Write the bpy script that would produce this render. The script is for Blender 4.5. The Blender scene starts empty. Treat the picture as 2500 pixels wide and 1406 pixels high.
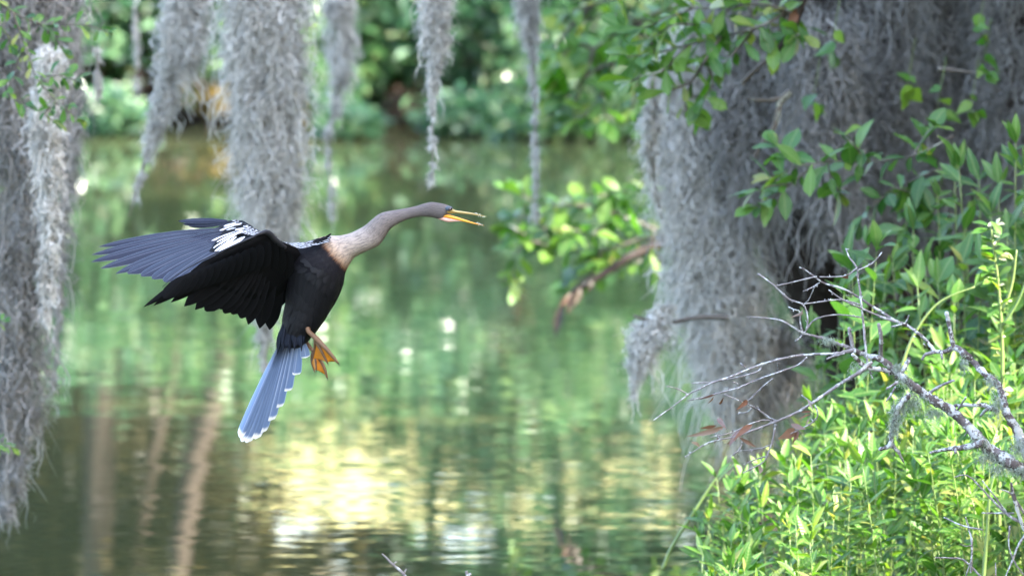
import bpy, bmesh, math, random
import numpy as np
from mathutils import Vector, Matrix, Euler

# ------------------------------------------------------------------ camera, light, exposure
SC = bpy.context.scene
COL = SC.collection
CAM_H, PITCH, FPX = 2.5, 0.0694, 23000.0        # 2.5 m above the water, telephoto
cam_d = bpy.data.cameras.new('camera')
cam_d.sensor_width = 36.0
cam_d.lens = 36.0 * FPX / 2500.0
cam_d.clip_start = 0.5
cam_d.clip_end = 3000.0
cam_d.dof.use_dof = True
cam_d.dof.focus_distance = 20.0
cam_d.dof.aperture_fstop = 7.0
cam_d.dof.aperture_blades = 9
cam = bpy.data.objects.new('camera', cam_d)
cam.location = (0, 0, CAM_H)
cam.rotation_euler = (math.pi / 2 - PITCH, 0, 0)
COL.objects.link(cam)
SC.camera = cam

SUN_DIR = Vector((0.78, -0.36, 0.51)).normalized()      # towards the sun: right, a little behind the camera
SUN_EL = math.asin(SUN_DIR.z)
SUN_AZ = math.atan2(SUN_DIR.x, SUN_DIR.y)
w = bpy.data.worlds.new('World'); SC.world = w; w.use_nodes = True
nt = w.node_tree
bg = nt.nodes['Background']
sky = nt.nodes.new('ShaderNodeTexSky')
sky.sky_type = 'NISHITA'; sky.sun_disc = False
sky.sun_elevation = SUN_EL; sky.sun_rotation = SUN_AZ
sky.air_density = 1.0; sky.dust_density = 4.0; sky.ozone_density = 1.0
nt.links.new(sky.outputs[0], bg.inputs[0]); bg.inputs[1].default_value = 0.15
sun_d = bpy.data.lights.new('sun', 'SUN'); sun_d.energy = 2.8; sun_d.angle = math.radians(0.5); sun_d.color = (1.0, 0.95, 0.86)
sun = bpy.data.objects.new('sun', sun_d); COL.objects.link(sun)
sun.rotation_euler = (-SUN_DIR).to_track_quat('-Z', 'Y').to_euler()
SC.view_settings.view_transform = 'Standard'; SC.view_settings.look = 'None'
SC.view_settings.gamma = 1.0; SC.view_settings.exposure = 3.65
SC.render.engine = 'CYCLES'
cy = SC.cycles
cy.max_bounces = 6; cy.diffuse_bounces = 3; cy.glossy_bounces = 3; cy.transmission_bounces = 3; cy.transparent_max_bounces = 6
cy.use_denoising = True; cy.sample_clamp_indirect = 6.0; cy.caustics_reflective = False; cy.caustics_refractive = False
cy.blur_glossy = 0.5

rng = np.random.default_rng(7)
random.seed(7)

# ------------------------------------------------------------------ helpers
_f = Vector((0, math.cos(PITCH), -math.sin(PITCH))); _u = Vector((0, math.sin(PITCH), math.cos(PITCH)))
def P(px, py, Y):
    """The point at depth Y that the photograph shows at pixel px, py."""
    d = _f + Vector((1, 0, 0)) * ((px - 1250) / FPX) + _u * ((703 - py) / FPX)
    return Vector((0, 0, CAM_H)) + d * (Y / d.y)

def tag(o, label=None, cat=None, group=None, kind=None):
    if label: o['label'] = label
    if cat: o['category'] = cat
    if group: o['group'] = group
    if kind: o['kind'] = kind
    return o
def empty(name, loc, label=None, cat=None, group=None):
    o = bpy.data.objects.new(name, None); o.empty_display_size = 0.05
    o.location = loc; COL.objects.link(o)
    return tag(o, label, cat, group)
def link(name, me, parent=None, kind=None):
    o = bpy.data.objects.new(name, me); COL.objects.link(o)
    if parent is not None: o.parent = parent
    if kind: o['kind'] = kind
    return o
def np_mesh(name, V, F, mat, smooth=True, rnd=None):
    """uniform polygon size mesh from numpy arrays"""
    V = np.asarray(V, np.float32).reshape(-1, 3); F = np.asarray(F, np.int32)
    me = bpy.data.meshes.new(name)
    me.vertices.add(len(V)); me.vertices.foreach_set('co', V.ravel())
    k = F.shape[1]
    me.loops.add(F.size); me.loops.foreach_set('vertex_index', F.ravel())
    me.polygons.add(len(F)); me.polygons.foreach_set('loop_start', np.arange(0, F.size, k, dtype=np.int32))
    if rnd is not None:
        a = me.attributes.new('rnd', 'FLOAT', 'POINT'); a.data.foreach_set('value', np.asarray(rnd, np.float32))
    me.update(calc_edges=True)
    me.polygons.foreach_set('use_smooth', np.full(len(F), smooth))
    me.materials.append(mat)
    return me
def py_mesh(name, V, F, mat, smooth=True):
    me = bpy.data.meshes.new(name); me.from_pydata([tuple(v) for v in V], [], F); me.update()
    me.polygons.foreach_set('use_smooth', np.full(len(me.polygons), smooth))
    me.materials.append(mat)
    return me
def catmull(pts, n):
    """resample a polyline of rows (any dimension) smoothly, n steps per span"""
    p = np.asarray(pts, float); out = []
    for i in range(len(p) - 1):
        a = p[max(i - 1, 0)]; b = p[i]; c = p[i + 1]; d = p[min(i + 2, len(p) - 1)]
        for s in range(n):
            t = s / n
            out.append(0.5 * ((2 * b) + (c - a) * t + (2 * a - 5 * b + 4 * c - d) * t * t + (-a + 3 * b - 3 * c + d) * t ** 3))
    out.append(p[-1])
    return np.array(out)
def tube(pts, radii, sides=8, rough=0.0, seed=0, cap=True):
    pts = np.asarray(pts, float); radii = np.asarray(radii, float); n = len(pts)
    r = np.random.default_rng(seed)
    tan = np.gradient(pts, axis=0); tan /= np.linalg.norm(tan, axis=1)[:, None] + 1e-12
    ref = np.array([0.0, 1.0, 0.0]); V = []
    for i in range(n):
        a = np.cross(tan[i], ref); la = np.linalg.norm(a)
        a = a / la if la > 1e-4 else np.array([1.0, 0, 0])
        b = np.cross(tan[i], a)
        for s in range(sides):
            th = 2 * math.pi * s / sides
            rr = radii[i] * (1 + rough * r.uniform(-1, 1))
            V.append(pts[i] + rr * (math.cos(th) * a + math.sin(th) * b))
    F = []
    for i in range(n - 1):
        for s in range(sides):
            F.append((i * sides + s, i * sides + (s + 1) % sides, (i + 1) * sides + (s + 1) % sides, (i + 1) * sides + s))
    if cap:
        F.append(tuple(range(sides - 1, -1, -1))); F.append(tuple(range((n - 1) * sides, n * sides)))
    return V, F
class MB:
    def __init__(s): s.V = []; s.F = []
    def add(s, V, F):
        o = len(s.V); s.V += [tuple(v) for v in V]; s.F += [tuple(i + o for i in f) for f in F]; return s
    def build(s, name, mat, parent=None, off=None, smooth=True, kind=None):
        V = s.V if off is None else [(v[0] - off[0], v[1] - off[1], v[2] - off[2]) for v in s.V]
        return link(name, py_mesh(name, V, s.F, mat, smooth), parent, kind)

# ------------------------------------------------------------------ materials
def new_mat(name):
    m = bpy.data.materials.new(name); m.use_nodes = True
    t = m.node_tree; t.nodes.clear()
    out = t.nodes.new('ShaderNodeOutputMaterial')
    return m, t, out
def N(t, kind, **kw):
    n = t.nodes.new(kind)
    for k, v in kw.items(): setattr(n, k, v)
    return n
def ramp(t, fac, stops, interp='LINEAR'):
    n = t.nodes.new('ShaderNodeValToRGB'); n.color_ramp.interpolation = interp
    el = n.color_ramp.elements
    while len(el) < len(stops): el.new(0.5)
    for e, (p, c) in zip(el, stops):
        e.position = p; e.color = (c[0], c[1], c[2], 1) if len(c) == 3 else c
    if fac is not None: t.links.new(fac, n.inputs[0])
    return n
def math_n(t, op, a, b=None, c=None, clamp=False):
    n = t.nodes.new('ShaderNodeMath'); n.operation = op; n.use_clamp = clamp
    for i, v in enumerate((a, b, c)):
        if v is None: continue
        if isinstance(v, (int, float)): n.inputs[i].default_value = v
        else: t.links.new(v, n.inputs[i])
    return n.outputs[0]
def mix(t, fac, a, b, mode='MIX'):
    n = t.nodes.new('ShaderNodeMix'); n.data_type = 'RGBA'; n.blend_type = mode
    if isinstance(fac, (int, float)): n.inputs[0].default_value = fac
    else: t.links.new(fac, n.inputs[0])
    for i, v in ((6, a), (7, b)):
        if isinstance(v, tuple): n.inputs[i].default_value = (v[0], v[1], v[2], 1)
        else: t.links.new(v, n.inputs[i])
    return n.outputs[2]
def noise(t, vec, scale, detail=3.0, rough=0.55):
    n = t.nodes.new('ShaderNodeTexNoise'); n.inputs['Scale'].default_value = scale
    n.inputs['Detail'].default_value = detail; n.inputs['Roughness'].default_value = rough
    if vec is not None: t.links.new(vec, n.inputs['Vector'])
    return n
def principled(t, out, base, rough=0.6, spec=0.4, **kw):
    b = t.nodes.new('ShaderNodeBsdfPrincipled')
    if isinstance(base, tuple): b.inputs['Base Color'].default_value = (*base[:3], 1)
    else: t.links.new(base, b.inputs['Base Color'])
    if isinstance(rough, (int, float)): b.inputs['Roughness'].default_value = rough
    else: t.links.new(rough, b.inputs['Roughness'])
    b.inputs['Specular IOR Level'].default_value = spec
    for k, v in kw.items(): b.inputs[k].default_value = v
    if out is not None: t.links.new(b.outputs[0], out.inputs[0])
    return b
def bump(t, b, height, strength=0.5, dist=0.002):
    n = t.nodes.new('ShaderNodeBump'); n.inputs['Strength'].default_value = strength; n.inputs['Distance'].default_value = dist
    t.links.new(height, n.inputs['Height']); t.links.new(n.outputs[0], b.inputs['Normal'])
    return n

def leaf_mat(name, stops, trans=0.35, rough=0.42, spec=0.5, tcol=1.5, vein=False, ty=(1.0, .95, .4)):
    """leaf: colour varies from leaf to leaf; light shines through"""
    m, t, out = new_mat(name)
    at = N(t, 'ShaderNodeAttribute', attribute_name='rnd'); oi = N(t, 'ShaderNodeObjectInfo')
    v = math_n(t, 'FRACT', math_n(t, 'ADD', at.outputs['Fac'], oi.outputs['Random']))
    c = ramp(t, v, stops)
    tc = N(t, 'ShaderNodeTexCoord')
    nz = noise(t, tc.outputs['Object'], 60, 2)
    col = mix(t, math_n(t, 'MULTIPLY', nz.outputs[0], 0.45), c.outputs[0], (0.02, 0.04, 0.01), 'MIX')
    if vein:                                     # pale midrib and side veins; leaf objects have unit length along X
        sx = N(t, 'ShaderNodeSeparateXYZ'); t.links.new(tc.outputs['Object'], sx.inputs[0])
        ay = math_n(t, 'ABSOLUTE', sx.outputs[1])
        rib = ramp(t, ay, [(.008, (1, 1, 1)), (.022, (0, 0, 0))]).outputs[0]
        sv = math_n(t, 'SINE', math_n(t, 'MULTIPLY', math_n(t, 'SUBTRACT', sx.outputs[0], math_n(t, 'MULTIPLY', ay, .9)), 55.0))
        svf = ramp(t, sv, [(.80, (0, 0, 0)), (1.0, (1, 1, 1))]).outputs[0]
        f_ = math_n(t, 'MAXIMUM', math_n(t, 'MULTIPLY', rib, .6), math_n(t, 'MULTIPLY', svf, .22))
        col = mix(t, f_, col, mix(t, .5, c.outputs[0], (.45, .5, .2)))
    b = principled(t, None, col, rough, spec)
    if vein: bump(t, b, math_n(t, 'ADD', sv, math_n(t, 'MULTIPLY', nz.outputs[0], 2.0)), .25, .0015)
    tr = N(t, 'ShaderNodeBsdfTranslucent')
    tcn = mix(t, 1.0, c.outputs[0], (tcol * ty[0], tcol * ty[1], tcol * ty[2]), 'MULTIPLY')
    t.links.new(tcn, tr.inputs[0])
    mx = N(t, 'ShaderNodeMixShader'); mx.inputs[0].default_value = trans
    t.links.new(b.outputs[0], mx.inputs[1]); t.links.new(tr.outputs[0], mx.inputs[2]); t.links.new(mx.outputs[0], out.inputs[0])
    return m
def bark_mat(name, stops, scale=18, lichen=None, amount=0.5, stretch=(1, 1, 1), bumpd=0.004):
    m, t, out = new_mat(name)
    tc = N(t, 'ShaderNodeTexCoord'); mp = N(t, 'ShaderNodeMapping'); mp.inputs['Scale'].default_value = stretch
    t.links.new(tc.outputs['Object'], mp.inputs[0])
    nz = noise(t, mp.outputs[0], scale, 6, 0.65)
    c = ramp(t, nz.outputs[0], stops).outputs[0]
    h = nz.outputs[0]
    if lichen:
        n2 = noise(t, tc.outputs['Object'], scale * 0.9, 4, 0.7)
        f = ramp(t, n2.outputs[0], [(amount, (0, 0, 0)), (amount + 0.06, (1, 1, 1))]).outputs[0]
        c = mix(t, f, c, lichen)
    b = principled(t, out, c, 0.85, 0.2)
    bump(t, b, h, 0.8, bumpd)
    return m
def moss_mat(name, stops):
    m, t, out = new_mat(name)
    at = N(t, 'ShaderNodeAttribute', attribute_name='rnd')
    tc = N(t, 'ShaderNodeTexCoord'); nz = noise(t, tc.outputs['Object'], 11, 4, 0.6)
    f = math_n(t, 'ADD', math_n(t, 'MULTIPLY', at.outputs['Fac'], 0.55), math_n(t, 'MULTIPLY', nz.outputs[0], 0.55))
    c = ramp(t, f, stops).outputs[0]
    b = principled(t, None, c, 0.9, 0.15)
    tr = N(t, 'ShaderNodeBsdfTranslucent'); t.links.new(c, tr.inputs[0])
    mx = N(t, 'ShaderNodeMixShader'); mx.inputs[0].default_value = 0.25
    t.links.new(b.outputs[0], mx.inputs[1]); t.links.new(tr.outputs[0], mx.inputs[2]); t.links.new(mx.outputs[0], out.inputs[0])
    return m

M = {}
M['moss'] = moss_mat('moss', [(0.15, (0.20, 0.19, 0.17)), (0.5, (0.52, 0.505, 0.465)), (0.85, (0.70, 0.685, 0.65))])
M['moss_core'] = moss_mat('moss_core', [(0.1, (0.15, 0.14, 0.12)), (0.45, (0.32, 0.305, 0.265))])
M['moss_darkened'] = moss_mat('moss_darkened', [(0.15, (0.085, 0.08, 0.073)), (0.5, (0.25, 0.242, 0.228)), (0.85, (0.42, 0.41, 0.395))])  # same moss made darker, shade on the right-hand curtains put into its colour
M['lichen'] = moss_mat('lichen', [(0.15, (0.14, 0.17, 0.12)), (0.5, (0.30, 0.35, 0.27)), (0.9, (0.45, 0.5, 0.42))])
M['leaf_mid'] = leaf_mat('leaf_mid', [(0.0, (0.025, 0.095, 0.018)), (0.5, (0.05, 0.15, 0.025)), (1.0, (0.10, 0.21, 0.04))], vein=True)
M['leaf_bright'] = leaf_mat('leaf_bright', [(0.0, (0.04, 0.14, 0.02)), (0.5, (0.085, 0.215, 0.028)), (0.9, (0.16, 0.27, 0.04)), (1.0, (0.30, 0.30, 0.09))], 0.4, vein=True)
M['leaf_dark'] = leaf_mat('leaf_dark', [(0.0, (0.02, 0.085, 0.025)), (0.6, (0.035, 0.14, 0.04)), (1.0, (0.07, 0.19, 0.05))], 0.3, vein=True)
M['leaf_lime'] = leaf_mat('leaf_lime', [(0.0, (0.03, 0.115, 0.008)), (0.5, (0.07, 0.20, 0.016)), (0.85, (0.14, 0.26, 0.03)), (1.0, (0.28, 0.30, 0.08))], 0.42, 0.36, vein=True)
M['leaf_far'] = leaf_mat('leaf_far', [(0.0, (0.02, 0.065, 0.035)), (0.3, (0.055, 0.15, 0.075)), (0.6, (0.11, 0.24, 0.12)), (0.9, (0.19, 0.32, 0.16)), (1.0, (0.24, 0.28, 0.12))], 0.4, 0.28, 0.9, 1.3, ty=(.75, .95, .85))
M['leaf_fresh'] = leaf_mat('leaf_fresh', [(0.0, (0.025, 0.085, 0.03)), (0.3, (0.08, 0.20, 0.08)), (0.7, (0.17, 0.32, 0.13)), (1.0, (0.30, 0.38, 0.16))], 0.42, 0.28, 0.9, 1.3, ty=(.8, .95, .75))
M['leaf_dapple'] = leaf_mat('leaf_dapple', [(0.0, (0.16, 0.09, 0.04)), (0.5, (0.27, 0.18, 0.06)), (1.0, (0.32, 0.26, 0.08))], 0.3, 0.4)  # warm sun dapples on the far bank, put into leaf colour
M['leaf_shade'] = leaf_mat('leaf_shade', [(0.0, (0.022, 0.020, 0.009)), (0.6, (0.06, 0.045, 0.018)), (1.0, (0.12, 0.085, 0.03))], 0.2)  # the far wood's shade put into the leaf colour as dark brown
M['leaf_canopy'] = leaf_mat('leaf_canopy', [(0.0, (0.03, 0.08, 0.02)), (1.0, (0.06, 0.13, 0.03))], 0.12)
M['leaf_rust'] = leaf_mat('leaf_rust', [(0.0, (0.10, 0.04, 0.03)), (0.45, (0.24, 0.10, 0.065)), (0.75, (0.28, 0.17, 0.15)), (1.0, (0.36, 0.27, 0.25))], 0.3, 0.5, 0.4, 1.1)
M['leaf_dead'] = leaf_mat('leaf_dead', [(0.0, (0.03, 0.016, 0.012)), (1.0, (0.09, 0.04, 0.028))], 0.1, 0.5, 0.4, 1.1)
M['glare_leaf'] = leaf_mat('glare_leaf', [(0.0, (0.5, 0.52, 0.3)), (1.0, (0.75, 0.74, 0.6))], 0.35, 0.5, 0.3, 1.0)
M['stem'] = leaf_mat('stem', [(0.0, (0.12, 0.2, 0.05)), (1.0, (0.22, 0.28, 0.08))], 0.1)
M['bark'] = bark_mat('bark', [(0.3, (0.06, 0.05, 0.042)), (0.7, (0.17, 0.15, 0.13))], 14, (0.30, 0.31, 0.27), 0.56)
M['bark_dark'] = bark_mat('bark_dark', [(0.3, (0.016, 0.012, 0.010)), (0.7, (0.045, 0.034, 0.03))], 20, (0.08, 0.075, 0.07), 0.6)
M['bark_far'] = bark_mat('bark_far', [(0.3, (0.018, 0.013, 0.010)), (0.7, (0.05, 0.037, 0.028))], 5, (0.085, 0.07, 0.06), 0.58, (1, 1, 0.35))
M['dead_wood'] = bark_mat('dead_wood', [(0.3, (0.055, 0.042, 0.038)), (0.55, (0.13, 0.105, 0.10)), (0.8, (0.24, 0.21, 0.21))], 45, (0.48, 0.48, 0.47), 0.475, bumpd=0.002)
M['dead_twig'] = bark_mat('dead_twig', [(0.25, (0.10, 0.085, 0.08)), (0.55, (0.24, 0.21, 0.21)), (0.8, (0.42, 0.40, 0.40))], 60, (0.48, 0.48, 0.47), 0.52, bumpd=0.001)

# ------------------------------------------------------------------ ground and water
def shore(y):
    """x of the right-hand shoreline"""
    k = np.clip(np.abs(y - 21.2) / 3.2, 0, 1)
    return 0.5 + 4.3 * k * k * (3 - 2 * k)
def height(x, y):
    sm = lambda v: np.clip(v, 0, 1) ** 2 * (3 - 2 * np.clip(v, 0, 1))
    far = -0.7 + 1.15 * sm((y - 46.3) / 4.2) + 0.6 * sm((y - 52) / 30) + 12.0 * sm((y - 62) / 70)
    right = -0.7 + 1.0 * sm((x - shore(y) + 0.55) / 1.6) + 0.5 * sm((x - 6) / 10)
    left = -0.7 + 1.3 * sm((-x - 6.5) / 4)
    near = -0.7 + 1.5 * sm((8 - y) / 5)
    z = np.maximum(np.maximum(far, right), np.maximum(left, near))
    return z + 0.03 * np.sin(x * 3.1 + 1.3 * np.sin(y * 1.7)) * np.cos(y * 2.3 + x) + 0.02 * np.sin(x * 9 + y * 7)
xs = np.unique(np.concatenate([np.linspace(-900, -30, 14), np.linspace(-30, -8, 23), np.linspace(-8, 8, 130), np.linspace(8, 30, 23), np.linspace(30, 900, 14)]))
ys = np.unique(np.concatenate([np.linspace(-300, -2, 14), np.linspace(-2, 17, 40), np.linspace(17, 26, 90), np.linspace(26, 45, 40), np.linspace(45, 53, 60), np.linspace(53, 90, 30), np.linspace(90, 1500, 20)]))
gx, gy = np.meshgrid(xs, ys)
gz = height(gx, gy)
nx, ny = len(xs), len(ys)
idx = np.arange(nx * ny).reshape(ny, nx)
Fq = np.stack([idx[:-1, :-1], idx[:-1, 1:], idx[1:, 1:], idx[1:, :-1]], -1).reshape(-1, 4)
m, t, out = new_mat('soil')
tc = N(t, 'ShaderNodeTexCoord'); n1 = noise(t, tc.outputs['Object'], 2.2, 6, 0.7); n2 = noise(t, tc.outputs['Object'], 30, 4, 0.7)
c1 = ramp(t, n1.outputs[0], [(0.3, (0.045, 0.03, 0.02)), (0.5, (0.10, 0.065, 0.045)), (0.62, (0.20, 0.12, 0.05)), (0.75, (0.07, 0.10, 0.03))]).outputs[0]
c1 = mix(t, n2.outputs[0], c1, (0.05, 0.04, 0.03))
sy = N(t, 'ShaderNodeSeparateXYZ'); t.links.new(tc.outputs['Object'], sy.inputs[0])
mf = ramp(t, math_n(t, 'ADD', math_n(t, 'MULTIPLY', math_n(t, 'SUBTRACT', sy.outputs[1], 60.0), .1), math_n(t, 'MULTIPLY', n1.outputs[0], .6)), [(.3, (0, 0, 0)), (.7, (1, 1, 1))]).outputs[0]
added_meadow = ramp(t, noise(t, tc.outputs['Object'], .35, 4, .6).outputs[0], [(.35, (.22, .25, .08)), (.6, (.38, .33, .15))]).outputs[0]  # straw slope added behind the wood for the cream glow in the water
c1 = mix(t, mf, c1, added_meadow)
b = principled(t, out, c1, 0.95, 0.15); bump(t, b, n2.outputs[0], 0.8, 0.03)
M['soil'] = m
tag(link('ground', np_mesh('ground', np.stack([gx, gy, gz], -1), Fq, m)), kind='structure')

m, t, out = new_mat('water')
tc = N(t, 'ShaderNodeTexCoord')
def wave(scale, sx, sy, detail, seed):
    mp = N(t, 'ShaderNodeMapping'); mp.inputs['Scale'].default_value = (sx, sy, 1); mp.inputs['Location'].default_value = (seed, seed * 0.7, 0)
    mp.inputs['Rotation'].default_value = (0, 0, 0.12 * seed)
    t.links.new(tc.outputs['Object'], mp.inputs[0])
    return noise(t, mp.outputs[0], scale, detail, 0.5).outputs[0]
h1 = wave(1.4, 0.55, 1.0, 1.0, 1.0); h2 = wave(5.0, 0.6, 1.0, 1.5, 2.2); h3 = wave(0.30, 0.8, 1.0, 0.0, 3.1)
hh = math_n(t, 'ADD', math_n(t, 'ADD', math_n(t, 'MULTIPLY', h1, 0.0017), math_n(t, 'MULTIPLY', h2, 0.0008)), math_n(t, 'MULTIPLY', h3, 0.003))
b = principled(t, out, (0.058, 0.068, 0.030), 0.015, 0.5, IOR=1.333)
bump(t, b, hh, 1.0, 1.0)
M['water'] = m
wx = np.array([-400, 400.0]); V = [(-400, -200, 0), (400, -200, 0), (400, 60, 0), (-400, 60, 0)]
tag(link('water', py_mesh('water', V, [(0, 1, 2, 3)], m, False)), kind='structure')

# ------------------------------------------------------------------ foliage helpers
def unit(v): return v / (np.linalg.norm(v, axis=-1, keepdims=True) + 1e-9)
def leaf_cloud(C, L, Wd, up=0.35, seed=0, droop=0.2):
    """many small folded leaves: C centres (n,3), L lengths, Wd widths -> V, F, rnd"""
    r = np.random.default_rng(seed); n = len(C)
    d = unit(r.normal(size=(n, 3)) * np.array([1, 1, 0.6]) + np.array([0, 0, -droop]))
    nrm = unit(r.normal(size=(n, 3)) + np.array([0, -0.35, up * 3]))
    s = unit(np.cross(nrm, d)); nrm = np.cross(d, s)
    L = np.broadcast_to(L, n)[:, None]; Wd = np.broadcast_to(Wd, n)[:, None]
    fold = 0.25 * Wd
    V = np.stack([C - d * L / 2, C + s * Wd / 2 + nrm * fold - d * L * .05, C + d * L / 2 - nrm * fold, C - s * Wd / 2 + nrm * fold - d * L * .05], 1)
    F = np.arange(n * 4).reshape(n, 4)
    F = np.concatenate([F[:, [0, 1, 2]], F[:, [0, 2, 3]]])
    return V.reshape(-1, 3), F, np.repeat(r.random(n), 4)
def clumps(n, nc, size, spread, seed):
    """n points gathered round nc clump centres inside an ellipsoid of half axes size"""
    r = np.random.default_rng(seed)
    cc = unit(r.normal(size=(nc, 3))) * (r.random((nc, 1)) ** 0.45) * np.array(size)
    k = r.integers(0, nc, n)
    return cc[k] + r.normal(size=(n, 3)) * spread

# single leaf shapes, length 1 along +X, shared between all leaf objects
def leaf_shape(name, prof, mat, fold=0.25, droop=0.25, wavy=0.0, seed=0):
    r = np.random.default_rng(seed)
    n = 6; V = []; F = []
    for i in range(n + 1):
        x = i / n; wd = np.interp(x, [p[0] for p in prof], [p[1] for p in prof])
        z = -droop * x * x + wavy * r.uniform(-1, 1)
        V += [(x, -wd, z + fold * wd + wavy * r.uniform(-.5, .5)), (x, 0, z), (x, wd, z + fold * wd + wavy * r.uniform(-.5, .5))]
    for i in range(n):
        a = i * 3
        F += [(a, a + 1, a + 4, a + 3), (a + 1, a + 2, a + 5, a + 4)]
    return py_mesh(name, V, F, mat)
LANCE = [(0, .01), (.12, .05), (.35, .115), (.6, .105), (.85, .05), (1, .003)]
OVAL = [(0, .01), (.1, .09), (.3, .22), (.5, .26), (.7, .22), (.88, .11), (1, .01)]
OBOV = [(0, .01), (.15, .06), (.4, .16), (.65, .23), (.85, .19), (.95, .1), (1, .02)]
HEART = [(0, .16), (.08, .28), (.25, .40), (.45, .38), (.7, .22), (.9, .08), (1, .005)]
def variants(prof, mat, n=4, **k):
    return [leaf_shape('leaf', prof, M[mat], fold=random.uniform(.12, .5), droop=random.uniform(.02, .45), seed=i, **k) for i in range(n)]
def put_leaf(meshes, base, d, nrm, L, parent, off, name='leaf', wf=1.0):
    x = Vector(d).normalized(); nr = Vector(nrm)
    y = nr.cross(x)
    if y.length < 1e-4: y = Vector((0, 1, 0)).cross(x)
    y.normalize(); z = x.cross(y)
    o = bpy.data.objects.new(name, random.choice(meshes)); COL.objects.link(o); o.parent = parent
    m4 = Matrix.Identity(4)
    for i in range(3):
        m4[i][0] = x[i] * L; m4[i][1] = y[i] * L * wf; m4[i][2] = z[i] * L
    m4.translation = Vector(base) - Vector(off)
    o.matrix_basis = m4
    return o
def leafy_stem(poly, r0, L, meshes, parent, off, step, spread=0.9, start=0.1, up=0.5, jitter=0.3, stem_mb=None, wf=1.0, tuft=3, name='leaf', seed=None):
    """leaves along one stem polyline (world points)"""
    if seed is not None: random.seed(seed)
    p = catmull(poly, 5)
    rad = np.linspace(r0, r0 * 0.35, len(p))
    if stem_mb is not None: stem_mb.add(*tube(p, rad, 5))
    seg = np.linalg.norm(np.diff(p, axis=0), axis=1); s = np.concatenate([[0], np.cumsum(seg)]); tot = s[-1]
    q = start * tot; side = random.random() * 6.28; n = 0
    while q < tot:
        pos = np.array([np.interp(q, s, p[:, k]) for k in range(3)])
        i = min(np.searchsorted(s, q), len(p) - 1); tan = Vector(p[i] - p[max(i - 1, 0)]).normalized()
        a = tan.orthogonal().normalized(); bq = tan.cross(a)
        side += 2.4
        rad_d = a * math.cos(side) + bq * math.sin(side)
        d = tan * random.uniform(0.25, 0.8) + rad_d * spread + Vector((0, 0, random.uniform(-jitter, jitter)))
        nrm = Vector((random.uniform(-.5, .5), random.uniform(-.8, .2), up + random.uniform(0, .6))) + tan * 0.3
        put_leaf(meshes, pos, d, nrm, L * random.uniform(0.42, 1.2), parent, off, name, wf * random.uniform(.7, 1.15)); n += 1
        q += step * random.uniform(0.6, 1.4)
    for k in range(tuft):
        d = tan + Vector((random.uniform(-.7, .7), random.uniform(-.7, .7), random.uniform(-.5, .6)))
        put_leaf(meshes, p[-1], d, Vector((random.uniform(-.6, .6), -0.4, up)), L * random.uniform(0.5, 1.0), parent, off, name, wf); n += 1
    return n

# ------------------------------------------------------------------ far bank: trees, shrubs, light-filled gap
def far_x(px): return (px - 1250) / FPX * 48.5
def far_shrub(name, label, x, y, z, size, n, L, mat, group, seed, nc=None, spread=0.13, stems=5):
    e = empty(name, (x, y, float(height(np.array(x), np.array(y)))), label, 'shrub', group)
    r = np.random.default_rng(seed)
    if nc is None: nc = max(6, n // 80)
    C = clumps(n, nc, size, min(spread, size[0] * .4), seed) + np.array([0, 0, z])
    lo = (.22 + .14 * np.sin(C[:, 0] * 7 + seed) if x < .6 else .05) if n > 1400 else .02
    C[:, 2] = lo + np.abs(C[:, 2] - lo) - e.location.z
    V, F, rd = leaf_cloud(C, r.uniform(0.6, 1.2, n) * L, r.uniform(0.3, 0.55, n) * L, seed=seed)
    link('foliage', np_mesh('foliage', V, F, M[mat], False, rd), e, 'stuff')
    for k in range(stems):
        a = r.uniform(0, 6.28); tip = np.array([math.cos(a) * size[0] * .6, math.sin(a) * size[1] * .6, (z - e.location.z) + size[2] * r.uniform(-.3, .5)])
        pts = catmull([[0.05 * math.cos(a), 0.05 * math.sin(a), -0.05], tip * [.35, .35, .5] + [0, 0, .05], tip], 4)
        MB().add(*tube(pts, np.linspace(.016, .005, len(pts)), 5)).build('stem', M['bark_far'], e)
    return e
def far_tree(name, label, x, y, r0, ht, lean, crown, n, L, mat, seed, moss=0, bark='bark_far', cat='tree', group=None, limbs=5, low=None):
    z0 = float(height(np.array(x), np.array(y)))
    e = empty(name, (x, y, z0), label, cat, group)
    r = np.random.default_rng(seed)
    top = np.array([lean[0], lean[1], ht])
    tr = catmull([[0, 0, -.15], [lean[0] * .1 + r.normal() * .05, lean[1] * .1, ht * .12], [lean[0] * .3 + r.normal() * .1, lean[1] * .25, ht * .28], top * [.45, .45, .5] + [r.normal() * .12, 0, 0], top], 6)
    rad = np.interp(np.linspace(0, 1, len(tr)), [0, .08, .3, 1], [r0 * 1.5, r0 * 1.12, r0, r0 * .45])
    MB().add(*tube(tr, rad, 12, 0.05, seed)).build('trunk', M[bark], e)
    if n:
        cz, size, nc, sp = crown
        C = clumps(n, nc, size, sp, seed + 1) + np.array([lean[0], lean[1], cz])
        if low: lo = low + .12 * np.sin(C[:, 0] * 5 + seed); C[:, 2] = lo + np.abs(C[:, 2] - lo)
        C[:, 2] -= z0
        V, F, rd = leaf_cloud(C, r.uniform(.6, 1.2, n) * L, r.uniform(.35, .6, n) * L, seed=seed + 2)
        link('crown', np_mesh('crown', V, F, M[mat], False, rd), e, 'stuff')
        for k in range(limbs):
            h0 = r.uniform(.5, .9); st = top * [h0, h0, h0]
            en = np.array([lean[0], lean[1], cz - z0]) + unit(r.normal(size=3)) * np.array(size) * .75
            pts = catmull([st, (st + en) / 2 + [0, 0, .15], en], 5)
            MB().add(*tube(pts, np.linspace(r0 * .38, r0 * .1, len(pts)), 6)).build('limb', M[bark], e)
    return e

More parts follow.
